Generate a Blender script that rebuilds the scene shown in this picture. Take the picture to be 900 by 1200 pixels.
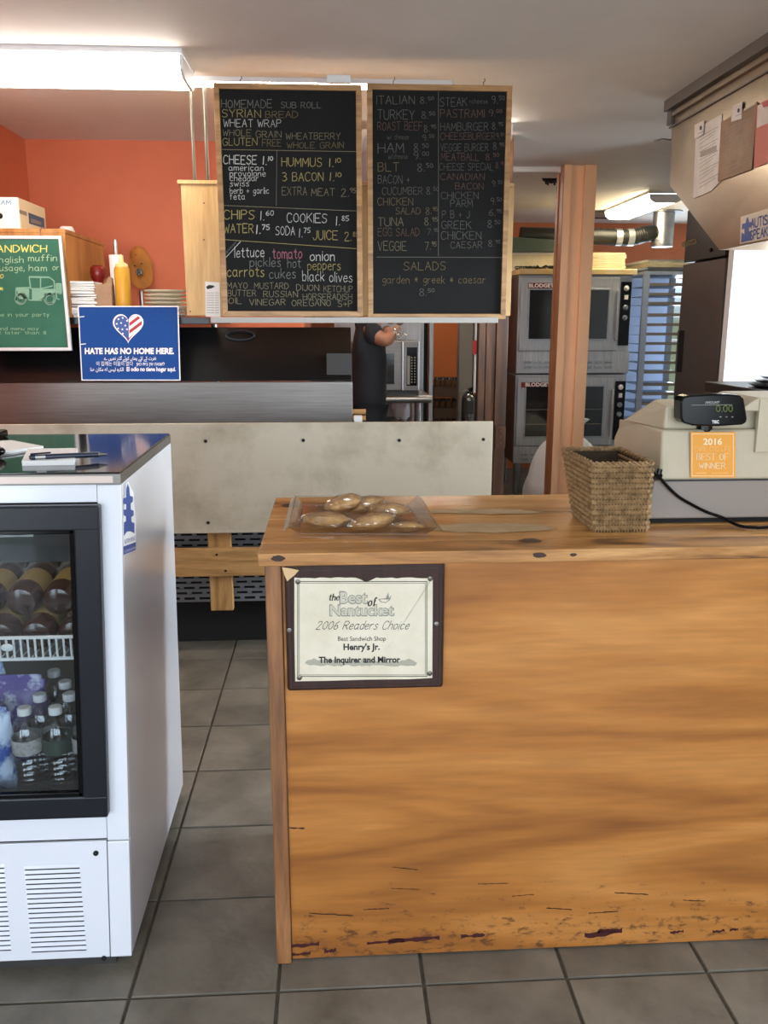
import bpy, bmesh, math, random
from mathutils import Vector, Matrix
random.seed(7)
sc = bpy.context.scene
for o in list(bpy.data.objects): bpy.data.objects.remove(o)
COL = sc.collection
R = math.radians
# ------------------------------------------------------------------ camera
CAMH, PITCH, YAW, F = 1.46, R(12.45), R(3.42), 1000.0     # F in pixels of the 900x1200 frame
cd = bpy.data.cameras.new('camera'); cam = bpy.data.objects.new('camera', cd); COL.objects.link(cam)
cam.location = (0, 0, CAMH); cam.rotation_euler = (R(90) - PITCH, 0, -YAW)
cd.sensor_fit = 'VERTICAL'; cd.sensor_height = 36; cd.lens = 36 * F / 1200; cd.clip_start = .05
sc.camera = cam
sc.view_settings.view_transform = 'Standard'; sc.view_settings.look = 'None'
sc.view_settings.exposure = 0.12; sc.view_settings.gamma = 1; sc.view_settings.use_curve_mapping = False

# ------------------------------------------------------------------ world: daylight sky outside the shop
W = bpy.data.worlds.new('world'); sc.world = W; W.use_nodes = True
nt = W.node_tree; bg = nt.nodes['Background']
tc = nt.nodes.new('ShaderNodeTexCoord'); sp = nt.nodes.new('ShaderNodeSeparateXYZ'); rp = nt.nodes.new('ShaderNodeValToRGB')
nt.links.new(tc.outputs['Generated'], sp.inputs[0]); nt.links.new(sp.outputs['Z'], rp.inputs[0]); nt.links.new(rp.outputs[0], bg.inputs[0])
e = rp.color_ramp.elements; e[0].position = .0; e[0].color = (.13, .15, .10, 1); e[1].position = .06; e[1].color = (.62, .76, 1, 1)
x = rp.color_ramp.elements.new(.5); x.color = (.5, .68, 1, 1)
bg.inputs[1].default_value = 2.2

def area(name, loc, rot, sx, sy, power, col):
    l = bpy.data.lights.new(name, 'AREA'); l.shape = 'RECTANGLE'; l.size = sx; l.size_y = sy; l.energy = power; l.color = col
    o = bpy.data.objects.new(name, l); COL.objects.link(o); o.location = loc; o.rotation_euler = rot
    return o
# daylight entering the storefront (behind the camera, faces +Y), and an added unseen window lamp brightening the kitchen
area('storefront_daylight', (.6, -2.3, 1.5), (R(90), 0, 0), 4.4, 1.6, 125, (.80, .90, 1))
area('door_daylight', (-2.6, -2.3, 1.1), (R(90), 0, 0), 1.2, 2.1, 45, (.80, .90, 1))
area('added_kitchen_daylight', (4.02, 2.4, 1.55), (R(90), 0, R(90)), 1.4, 1.1, 260, (.82, .91, 1))
area('rear_window_daylight', (3.4, 8.80, 1.3), (R(90), 0, R(180)), .8, 1.2, 45, (.84, .92, 1))

# ------------------------------------------------------------------ camera-ray helpers (pixels of the photo -> points at a real depth)
_r = Vector((math.cos(YAW), -math.sin(YAW), 0)); _w = Vector((math.sin(YAW) * math.cos(PITCH), math.cos(YAW) * math.cos(PITCH), -math.sin(PITCH))); _u = _r.cross(_w)
EYE = Vector((0, 0, CAMH))
def ray(x, y): return _r * ((x - 450) / F) - _u * ((y - 600) / F) + _w
def U(x, y, Y): d = ray(x, y); return EYE + d * (Y / d.y)
def UX(x, y, X): d = ray(x, y); return EYE + d * (X / d.x)
def UZ(x, y, Z): d = ray(x, y); return EYE + d * ((Z - CAMH) / d.z)

def lin(h):
    h = h.lstrip('#'); c = [int(h[i:i + 2], 16) / 255 for i in (0, 2, 4)]
    return tuple((v / 12.92 if v <= .04045 else ((v + .055) / 1.055) ** 2.4) for v in c) + (1,)

# ------------------------------------------------------------------ materials
def M(name, col, rough=.5, metal=0, var=None, scale=8, stretch=(1, 1, 1), amt=1.0, bump=0, bscale=None, spec=.5, coat=0, emit=None, es=0, trans=0, ramp=(.35, .65), rand=0, aniso=0):
    m = bpy.data.materials.new(name); m.use_nodes = True; n = m.node_tree.nodes; l = m.node_tree.links
    b = n['Principled BSDF']; c = lin(col)
    b.inputs['Base Color'].default_value = c; b.inputs['Roughness'].default_value = rough; b.inputs['Metallic'].default_value = metal
    b.inputs['Specular IOR Level'].default_value = spec; b.inputs['Coat Weight'].default_value = coat; b.inputs['Coat Roughness'].default_value = .12
    if emit: b.inputs['Emission Color'].default_value = lin(emit); b.inputs['Emission Strength'].default_value = es
    if trans: b.inputs['Transmission Weight'].default_value = trans
    if var or bump:
        t = n.new('ShaderNodeTexCoord'); mp = n.new('ShaderNodeMapping'); mp.inputs['Scale'].default_value = stretch
        l.new(t.outputs['Object'], mp.inputs[0])
        ns = n.new('ShaderNodeTexNoise'); ns.inputs['Scale'].default_value = scale; ns.inputs['Detail'].default_value = 7; ns.inputs['Roughness'].default_value = .62
        l.new(mp.outputs[0], ns.inputs['Vector'])
        if var:
            cr = n.new('ShaderNodeValToRGB'); cr.color_ramp.elements[0].position = ramp[0]; cr.color_ramp.elements[1].position = ramp[1]
            cr.color_ramp.elements[0].color = lin(var); cr.color_ramp.elements[1].color = c
            l.new(ns.outputs['Fac'], cr.inputs[0]); out = cr.outputs[0]
            if rand:
                oi = n.new('ShaderNodeObjectInfo'); hv = n.new('ShaderNodeHueSaturation'); mr = n.new('ShaderNodeMapRange')
                mr.inputs[3].default_value = 1 - rand; mr.inputs[4].default_value = 1 + rand
                l.new(oi.outputs['Random'], mr.inputs[0]); l.new(mr.outputs[0], hv.inputs['Value']); l.new(out, hv.inputs['Color']); out = hv.outputs[0]
            l.new(out, b.inputs['Base Color'])
        if bump:
            bp = n.new('ShaderNodeBump'); bp.inputs['Strength'].default_value = bump; bp.inputs['Distance'].default_value = .01
            if bscale:
                n2 = n.new('ShaderNodeTexNoise'); n2.inputs['Scale'].default_value = bscale; n2.inputs['Detail'].default_value = 4; l.new(mp.outputs[0], n2.inputs['Vector']); l.new(n2.outputs['Fac'], bp.inputs['Height'])
            else: l.new(ns.outputs['Fac'], bp.inputs['Height'])
            l.new(bp.outputs[0], b.inputs['Normal'])
    return m
def clearmat(name, tint, gloss=.12, rough=.03, face=.06):
    m = bpy.data.materials.new(name); m.use_nodes = True; n = m.node_tree.nodes; l = m.node_tree.links
    n.remove(n['Principled BSDF']); out = n['Material Output']
    t = n.new('ShaderNodeBsdfTransparent'); t.inputs[0].default_value = tint
    g = n.new('ShaderNodeBsdfGlossy'); g.inputs['Roughness'].default_value = rough
    lw = n.new('ShaderNodeLayerWeight'); lw.inputs[0].default_value = gloss
    mm = n.new('ShaderNodeMath'); mm.operation = 'MAXIMUM'; mm.inputs[1].default_value = face
    mx = n.new('ShaderNodeMixShader'); pw_ = n.new('ShaderNodeMath'); pw_.operation = 'POWER'; pw_.inputs[1].default_value = 3; ml = n.new('ShaderNodeMath'); ml.operation = 'MULTIPLY'; ml.inputs[1].default_value = .8; lw.inputs[0].default_value = .5; l.new(lw.outputs['Facing'], pw_.inputs[0]); l.new(pw_.outputs[0], ml.inputs[0]); l.new(ml.outputs[0], mm.inputs[0]); l.new(mm.outputs[0], mx.inputs[0]); l.new(t.outputs[0], mx.inputs[1]); l.new(g.outputs[0], mx.inputs[2]); l.new(mx.outputs[0], out.inputs[0])
    return m
def woodmat(name, light, mid, dark, sc_=1.0, axis='x', rough=.38, coat=.25, knots=True, wear=False, contrast=(.3, .5, .72)):
    """pine/plywood: long stretched bands + fine grain (+ scuffs near the floor, which are dirt of the board itself)"""
    m = bpy.data.materials.new(name); m.use_nodes = True; n = m.node_tree.nodes; l = m.node_tree.links; b = n['Principled BSDF']
    t = n.new('ShaderNodeTexCoord'); mp = n.new('ShaderNodeMapping')
    s = {'x': (.55, 3, 5.5), 'z': (5.5, 3, .55), 'y': (5.5, .55, 3)}[axis]
    mp.inputs['Scale'].default_value = tuple(v * sc_ for v in s); l.new(t.outputs['Object'], mp.inputs[0])
    ns = n.new('ShaderNodeTexNoise'); ns.inputs['Scale'].default_value = 1.3; ns.inputs['Detail'].default_value = 3.5; ns.inputs['Distortion'].default_value = 1.7
    l.new(mp.outputs[0], ns.inputs['Vector'])
    cr = n.new('ShaderNodeValToRGB'); cr.color_ramp.elements[0].position = contrast[0]; cr.color_ramp.elements[0].color = lin(dark)
    cr.color_ramp.elements[1].position = contrast[2]; cr.color_ramp.elements[1].color = lin(light); q = cr.color_ramp.elements.new(contrast[1]); q.color = lin(mid)
    l.new(ns.outputs['Fac'], cr.inputs[0])
    m2 = n.new('ShaderNodeMapping'); m2.inputs['Scale'].default_value = tuple(v * 9 * sc_ for v in s); l.new(t.outputs['Object'], m2.inputs[0])
    n2 = n.new('ShaderNodeTexNoise'); n2.inputs['Scale'].default_value = 2.2; n2.inputs['Detail'].default_value = 5; l.new(m2.outputs[0], n2.inputs['Vector'])
    r2 = n.new('ShaderNodeMapRange'); r2.inputs[1].default_value = .3; r2.inputs[2].default_value = .7; r2.inputs[3].default_value = .84; r2.inputs[4].default_value = 1.07; l.new(n2.outputs['Fac'], r2.inputs[0])
    mx = n.new('ShaderNodeMix'); mx.data_type = 'RGBA'; mx.blend_type = 'MULTIPLY'; mx.inputs[0].default_value = 1
    l.new(cr.outputs[0], mx.inputs[6]); l.new(r2.outputs[0], mx.inputs[7]); out = mx.outputs[2]
    if wear:
        sx = n.new('ShaderNodeSeparateXYZ'); l.new(t.outputs['Object'], sx.inputs[0])
        mk = n.new('ShaderNodeMapRange'); mk.inputs[1].default_value = .06; mk.inputs[2].default_value = .34; mk.inputs[3].default_value = .185; mk.inputs[4].default_value = 0; l.new(sx.outputs['Z'], mk.inputs[0])
        m3 = n.new('ShaderNodeMapping'); m3.inputs['Scale'].default_value = (9, 9, 22); l.new(t.outputs['Object'], m3.inputs[0])
        n3 = n.new('ShaderNodeTexNoise'); n3.inputs['Scale'].default_value = 2.4; n3.inputs['Detail'].default_value = 9; n3.inputs['Roughness'].default_value = .75; l.new(m3.outputs[0], n3.inputs['Vector'])
        ad = n.new('ShaderNodeMath'); ad.operation = 'ADD'; l.new(n3.outputs['Fac'], ad.inputs[0]); l.new(mk.outputs[0], ad.inputs[1])
        r3 = n.new('ShaderNodeMapRange'); r3.inputs[1].default_value = .70; r3.inputs[2].default_value = .80; r3.inputs[4].default_value = .75; l.new(ad.outputs[0], r3.inputs[0])
        x3 = n.new('ShaderNodeMix'); x3.data_type = 'RGBA'; l.new(r3.outputs[0], x3.inputs[0]); l.new(out, x3.inputs[6]); x3.inputs[7].default_value = lin('#3a2415'); out = x3.outputs[2]
    if knots:
        v = n.new('ShaderNodeTexVoronoi'); v.inputs['Scale'].default_value = 2.6; m4 = n.new('ShaderNodeMapping'); m4.inputs['Scale'].default_value = {'x': (1, 2, 2.2), 'z': (2.2, 2, 1), 'y': (2.2, 1, 2)}[axis]
        l.new(t.outputs['Object'], m4.inputs[0]); l.new(m4.outputs[0], v.inputs['Vector'])
        r4 = n.new('ShaderNodeMapRange'); r4.inputs[1].default_value = .03; r4.inputs[2].default_value = .085; r4.inputs[3].default_value = .75; r4.inputs[4].default_value = 0; l.new(v.outputs['Distance'], r4.inputs[0])
        x4 = n.new('ShaderNodeMix'); x4.data_type = 'RGBA'; l.new(r4.outputs[0], x4.inputs[0]); l.new(out, x4.inputs[6]); x4.inputs[7].default_value = lin('#3b1e0e'); out = x4.outputs[2]
    l.new(out, b.inputs['Base Color']); b.inputs['Roughness'].default_value = rough; b.inputs['Coat Weight'].default_value = coat; b.inputs['Coat Roughness'].default_value = .2
    bp = n.new('ShaderNodeBump'); bp.inputs['Strength'].default_value = .12; bp.inputs['Distance'].default_value = .004; l.new(n2.outputs['Fac'], bp.inputs['Height']); l.new(bp.outputs[0], b.inputs['Normal'])
    return m

m_tile = M('slate tile', '#837c6f', .42, var='#5d574c', scale=4, bump=.75, bscale=7, rand=.08, ramp=(.35, .68))
m_grout = M('grout', '#5d574d', .95, var='#4e483f', scale=30, spec=.1)
m_concrete = M('kitchen floor', '#6f6f66', .5, var='#56564f', scale=4)
m_ceil = M('ceiling paint', '#e0dcd8', .7, var='#d8d4cf', scale=2)
m_orange = M('orange paint', '#cb6a45', .6, var='#c4643f', scale=3)
m_brownor = M('rear terracotta paint', '#bf6f48', .6, var='#b56741', scale=3)
m_shop = M('shop wall paint', '#9a7a62', .7)
m_white = M('white wall paint', '#e6e6e4', .6)
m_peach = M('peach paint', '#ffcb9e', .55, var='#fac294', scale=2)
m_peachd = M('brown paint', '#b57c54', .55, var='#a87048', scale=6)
m_ply = woodmat('varnished plywood', '#cb8b48', '#b07030', '#80491a', .62, wear=True, knots=False, rough=.36, contrast=(.27, .47, .64))
m_slab = woodmat('varnished pine boards', '#e2b070', '#cb9150', '#8a5828', 1.4, knots=True, rough=.25, coat=.35, contrast=(.3, .5, .7))
m_slabedge = woodmat('pine board edge', '#d09c60', '#b07a42', '#5e3a1c', 2.2, knots=True, rough=.35)
m_worn = M('bare worn wood', '#c9b088', .6, var='#a68c62', scale=14, stretch=(1, 6, 1))
m_postw = woodmat('corner post wood', '#ab7648', '#8f5f38', '#593a22', 2.0, 'z', knots=False, rough=.5)
m_lumber = woodmat('raw lumber', '#c79f68', '#b58a52', '#86602f', 1.6, knots=False, rough=.7, coat=0)
m_lumberz = woodmat('raw lumber upright', '#c79f68', '#b58a52', '#86602f', 1.6, 'z', knots=False, rough=.7, coat=0)
m_plank = woodmat('dark wall plank', '#6f4626', '#57351a', '#341e0f', 1.8, 'z', rough=.5)
m_frame = woodmat('board frame wood', '#c59a66', '#b08450', '#8c6236', 2.4, knots=False, rough=.5)
m_birch = woodmat('birch plywood', '#e3bf85', '#d8ae72', '#c49658', .8, 'z', knots=False, rough=.5, coat=.1)
m_cab = woodmat('honey plywood', '#cf9a5c', '#c08748', '#a66c34', .8, 'z', knots=False, rough=.45)
m_chalk = M('blackboard', '#191919', .75, var='#232323', scale=3, ramp=(.3, .75), spec=.15)
m_green = M('green chalkboard', '#2f6350', .55, var='#3a705c', scale=3, spec=.2)
m_steel = M('brushed stainless', '#a9a7a3', .32, 1, var='#959390', scale=4, stretch=(1, 1, 40), amt=1)
m_steelb = M('brushed stainless vertical', '#c2c6ca', .45, .8, var='#a2a4a7', scale=4, stretch=(40, 1, 1))
m_hood = M('hood stainless', '#a99b89', .30, 1, var='#978977', scale=2.0, stretch=(1, 1, 2))
m_steeld = M('dull stainless', '#817c77', .38, .85, var='#736e69', scale=4, stretch=(1, 1, 30))
m_dsteel = M('dark stainless', '#6d6662', .4, .7)
m_marb = M('stained white cutting board', '#bdb39e', .5, var='#9b8f78', scale=3.2, ramp=(.30, .52))
m_blackp = M('black plastic', '#08080a', .14, spec=.2)
m_blackm = M('black enamel', '#111112', .25)
m_darkgrey = M('dark grey panel', '#383633', .55)
m_rub = M('charcoal gasket', '#191c22', .3, spec=.35)
m_fw = M('white enamel', '#e4e6ec', .22, coat=.6)
m_fi = M('fridge liner', '#8d8b86', .5)
m_wplastic = M('white plastic', '#e8e8e6', .4)
m_wire = M('white coated wire', '#e6e6e4', .35)
m_glass = clearmat('door glass', (.86, .89, .90, 1), .10, .0, .028)
m_acryl = clearmat('clear acrylic', (.975, .97, .96, 1), .28, .12, .10)
m_wrap = clearmat('plastic wrap', (.99, .98, .96, 1), .35, .10, .15)
m_pet = clearmat('clear bottle plastic', (.965, .98, .99, 1), .35, .08, .13)
m_paper = M('white paper', '#eceae6', .7)
m_paper2 = M('cream certificate paper', '#e6dcc6', .6, var='#d6cbb0', scale=9)
m_brownp = M('brown paper', '#a5866a', .7, var='#92745a', scale=12)
m_pink = M('pink paper', '#d98274', .7)
m_blue = M('sign blue', '#0f3f86', .5, var='#17498f', scale=2, spec=.2)
m_sblue = M('sticker blue', '#31509a', .4)
m_red = M('flag red', '#b22c35', .5)
m_wh = M('print white', '#f2f2f2', .5)
m_blk = M('print black', '#222222', .6)
m_gry = M('print grey', '#8c897f', .6)
m_walnut = M('walnut plaque', '#3b2118', .3, var='#2c1710', scale=12, stretch=(6, 1, 1), coat=.4)
m_beige = M('beige plastic', '#c2b79e', .45, var='#b9ad93', scale=5)
m_greyp = M('warm grey plastic', '#8d837a', .4)
m_orst = M('orange sticker', '#e89f36', .45)
m_orst2 = M('sticker cream print', '#f6dfb4', .5)
m_orst3 = M('sticker pale print', '#f3cb88', .5)
m_seagrass = M('seagrass', '#9e7f56', .75, var='#664c2e', scale=60, bump=.3, ramp=(.3, .6))
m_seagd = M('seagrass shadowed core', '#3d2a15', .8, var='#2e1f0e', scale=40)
m_bread = M('baked crust', '#d3a86c', .6, var='#8f6233', scale=22, bump=.7)
m_led = M('green led digits', '#3a4a1c', .5, emit='#7a8a3a', es=.35)
m_lamp = M('lamp diffuser', '#ffffff', .4, emit='#fff6ea', es=15)
m_lampw = M('lamp diffuser warm', '#ffffff', .4, emit='#ffe9c0', es=22)
m_metalw = M('white painted metal', '#d9dadd', .35)
m_galv = M('galvanised steel', '#a8adb2', .35, .9, var='#90959b', scale=9)
m_duct = M('dark flexible duct', '#1e201e', .45, .3, bump=.4)
m_tapes = M('foil tape', '#c9cbcc', .3, .9)
m_greend = M('dark green enamel', '#3c4a42', .4)
m_cream = M('cream card', '#d9cfae', .6, var='#c8bc98', scale=10)
m_rackt = M('tray rim', '#8c8378', .4, .8)
m_rackb = M('bluish aluminium', '#98a4b6', .4, .6)
m_bsheet = bpy.data.materials.new('blue rack cover'); m_bsheet.use_nodes = True
_n = m_bsheet.node_tree.nodes; _l = m_bsheet.node_tree.links; _n.remove(_n['Principled BSDF'])
_a = _n.new('ShaderNodeBsdfTranslucent'); _a.inputs[0].default_value = lin('#c2ccdc'); _b = _n.new('ShaderNodeBsdfDiffuse'); _b.inputs[0].default_value = lin('#c2ccdc'); _x = _n.new('ShaderNodeMixShader'); _x.inputs[0].default_value = .35
_l.new(_a.outputs[0], _x.inputs[1]); _l.new(_b.outputs[0], _x.inputs[2]); _l.new(_x.outputs[0], _n['Material Output'].inputs[0])
m_bag = M('white bin liner', '#dfe4ea', .35, bump=.5, scale=14, trans=0)
m_cloth = M('navy t-shirt cotton', '#191b21', .9, var='#15171c', scale=12)
m_trs = M('black trousers', '#15161a', .9)
m_skin = M('skin', '#a5735a', .55, var='#95654e', scale=8)
m_hair = M('dark hair', '#241a14', .7)
m_glove = clearmat('disposable glove plastic', (.92, .93, .93, 1), .6, .25, .35)
m_must = M('mustard plastic', '#cf9a2e', .35)
m_redp = M('dark red plastic', '#7e1a14', .25, coat=.4)
m_khaki = M('tan cap cotton', '#b5762f', .85, var='#a4682a', scale=20)
m_plate = M('stoneware plates', '#e3ddc9', .35)
m_card = M('white carton', '#efece4', .6)
m_cardb = M('tan carton side', '#ecdcb4', .6)
m_navy = M('label navy', '#3d5f7f', .5)
m_tag = M('red tag', '#b3211e', .5)
m_ext = M('extinguisher steel', '#7c7f80', .22, .9)
m_jar = clearmat('jar glass', (.62, .52, .42, 1), .2, .05, .12)
m_spice = M('dark spice', '#4a2f1d', .8, var='#6b4a2a', scale=12)
m_jlid = M('dark lid', '#23211f', .4)
m_brew = M('brown bottle', '#351c10', .15, coat=.5)
m_foil = M('gold label', '#8a7a4a', .4)
m_purple = M('snack bag purple', '#6a5a9c', .3, var='#d6daea', scale=16, ramp=(.42, .5))
m_sbag = M('snack bag blue white', '#c9d6ea', .3, var='#3f5aa6', scale=16, ramp=(.44, .54))
m_lavb = M('snack bag orange', '#b5733a', .3, var='#e0c8a0', scale=9)
m_green2 = M('bottle label green', '#39443a', .5)
m_lab2 = M('bottle label grey', '#77706c', .5, var='#c8c4c0', scale=35)
m_kicker = M('black rubber', '#0d0d0d', .8)
m_grille = M('grey vented steel', '#7e8388', .4, .5)
m_fglass = M('oven window', '#16181a', .08, coat=.6)
m_brass = M('screw', '#6b665c', .4, .8)
m_chip = M('old dark red paint', '#401010', .6)
m_gtop = M('black glass top', '#2b2b2b', .09, spec=.6)
CH = {k: M('chalk ' + k, v, .9) for k, v in dict(w='#c9c9c4', y='#a79a63', g='#7f827d', p='#a86a78', d='#6e6c64', r='#75594e', b='#80714f', Y='#e6e57a', G='#a7c9a4', v='#878066', q='#6b6c67').items()}

# ------------------------------------------------------------------ mesh builder
ORG = {}
class MB:
    def __init__(s): s.v = []; s.f = []
    def add(s, vs, fs):
        k = len(s.v); s.v += [Vector(v) for v in vs]; s.f += [tuple(i + k for i in f) for f in fs]; return s
    def hexa(s, p):      # p: 4 bottom (ccw seen from above), 4 top
        return s.add(p, [(3, 2, 1, 0), (4, 5, 6, 7), (0, 1, 5, 4), (1, 2, 6, 5), (2, 3, 7, 6), (3, 0, 4, 7)])
    def box(s, a, b):
        (x0, y0, z0), (x1, y1, z1) = a, b
        x0, x1 = min(x0, x1), max(x0, x1); y0, y1 = min(y0, y1), max(y0, y1); z0, z1 = min(z0, z1), max(z0, z1)
        return s.hexa([(x0, y0, z0), (x1, y0, z0), (x1, y1, z0), (x0, y1, z0), (x0, y0, z1), (x1, y0, z1), (x1, y1, z1), (x0, y1, z1)])
    def prism(s, poly, d):
        n = len(poly); P = [Vector(p) for p in poly]; d = Vector(d)
        nn = sum(((P[i].cross(P[(i + 1) % n])) for i in range(n)), Vector())
        if nn.dot(d) > 0: P = P[::-1]
        return s.add(P + [p + d for p in P], [tuple(range(n)), tuple(range(2 * n - 1, n - 1, -1))] + [((i + 1) % n, i, i + n, (i + 1) % n + n) for i in range(n)])
    def ring(s, c, ax, r, n, e1=None, ry=None):
        ax = Vector(ax).normalized(); e1 = Vector(e1) if e1 else ax.orthogonal().normalized(); e2 = ax.cross(e1)
        return [Vector(c) + e1 * (r * math.cos(2 * math.pi * i / n)) + e2 * ((ry or r) * math.sin(2 * math.pi * i / n)) for i in range(n)]
    def loft(s, rings, cap=True, closed=False):
        n = len(rings[0]); k = len(s.v); vs = [p for r in rings for p in r]; fs = []
        m = len(rings)
        for j in range(m if closed else m - 1):
            for i in range(n):
                a = j * n; b = ((j + 1) % m) * n
                fs.append((a + i, a + (i + 1) % n, b + (i + 1) % n, b + i))
        if cap and not closed: fs += [tuple(range(n - 1, -1, -1)), tuple((m - 1) * n + i for i in range(n))]
        return s.add(vs, fs)
    def cyl(s, a, b, r, r2=None, n=16):
        a, b = Vector(a), Vector(b); ax = b - a; e1 = ax.orthogonal().normalized()
        return s.loft([s.ring(a, ax, r, n, e1), s.ring(b, ax, r if r2 is None else r2, n, e1)])
    def lathe(s, c, prof, n=20, ax=(0, 0, 1), cap=True):
        c = Vector(c); ax = Vector(ax).normalized(); e1 = ax.orthogonal().normalized()
        return s.loft([s.ring(c + ax * h, ax, max(r, 1e-4), n, e1) for r, h in prof], cap)
    def tube(s, pts, r, n=8, closed=False, rads=None):
        pts = [Vector(p) for p in pts]; m = len(pts); rings = []; e1 = None
        for i in range(m):
            if closed: t = pts[(i + 1) % m] - pts[i - 1]
            else: t = pts[min(i + 1, m - 1)] - pts[max(i - 1, 0)]
            t.normalize()
            e1 = t.orthogonal().normalized() if e1 is None else (e1 - t * e1.dot(t)).normalized()
            rings.append(s.ring(pts[i], t, rads[i] if rads else r, n, e1))
        return s.loft(rings, True, closed)
    def ell(s, c, r, rot=None, nu=16, nv=9, f=None):
        c = Vector(c); rings = []; rot = rot or Matrix.Identity(3)
        for j in range(nv + 1):
            a = -math.pi / 2 + math.pi * j / nv; ca, sa = max(math.cos(a), .02), math.sin(a)
            ring = []
            for i in range(nu):
                t = 2 * math.pi * i / nu; k = f(t, a) if f else 1
                ring.append(c + rot @ Vector((r[0] * sa * k, r[1] * ca * math.cos(t) * k, r[2] * ca * math.sin(t) * k)))
            rings.append(ring)
        return s.loft(rings)
    def build(s, name, mat, parent=None, smooth=False, bevel=0, origin=None, kind=None, seg=2):
        me = bpy.data.meshes.new(name)
        o0 = Vector(ORG[parent.name]) if parent else Vector(origin or (0, 0, 0))
        me.from_pydata([v - o0 for v in s.v], [], s.f); me.materials.append(mat)
        bm = bmesh.new(); bm.from_mesh(me); bmesh.ops.recalc_face_normals(bm, faces=bm.faces); bm.to_mesh(me); bm.free()
        if smooth:
            me.polygons.foreach_set('use_smooth', [True] * len(me.polygons))
            try: me.set_sharp_from_angle(angle=R(40))
            except Exception: pass
        o = bpy.data.objects.new(name, me); COL.objects.link(o)
        if parent: o.parent = parent
        else: o.location = o0
        ORG[o.name] = o0
        if bevel:
            b = o.modifiers.new('bevel', 'BEVEL'); b.width = bevel; b.segments = seg; b.limit_method = 'ANGLE'; b.angle_limit = R(40)
        if kind: o['kind'] = kind
        return o
def tag(o, label, cat, group=None):
    o['label'] = label; o['category'] = cat
    if group: o['group'] = group
    return o
def thing(name, loc, label, cat, group=None):
    o = bpy.data.objects.new(name, None); COL.objects.link(o); o.location = loc; o.empty_display_size = .05; ORG[o.name] = Vector(loc)
    return tag(o, label, cat, group)
def box(name, a, b, mat, parent=None, bevel=0, kind=None, origin=None):
    if not parent and origin is None: origin = ((a[0] + b[0]) / 2, (a[1] + b[1]) / 2, min(a[2], b[2]))
    return MB().box(a, b).build(name, mat, parent, bevel=bevel, kind=kind, origin=origin)
def copy_tree(o, parent=None, loc=None):
    c = o.copy(); COL.objects.link(c); ORG[c.name] = ORG[o.name]
    if parent: c.parent = parent
    if loc is not None: c.location = loc
    for ch in list(o.children): copy_tree(ch, c)
    return c

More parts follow.
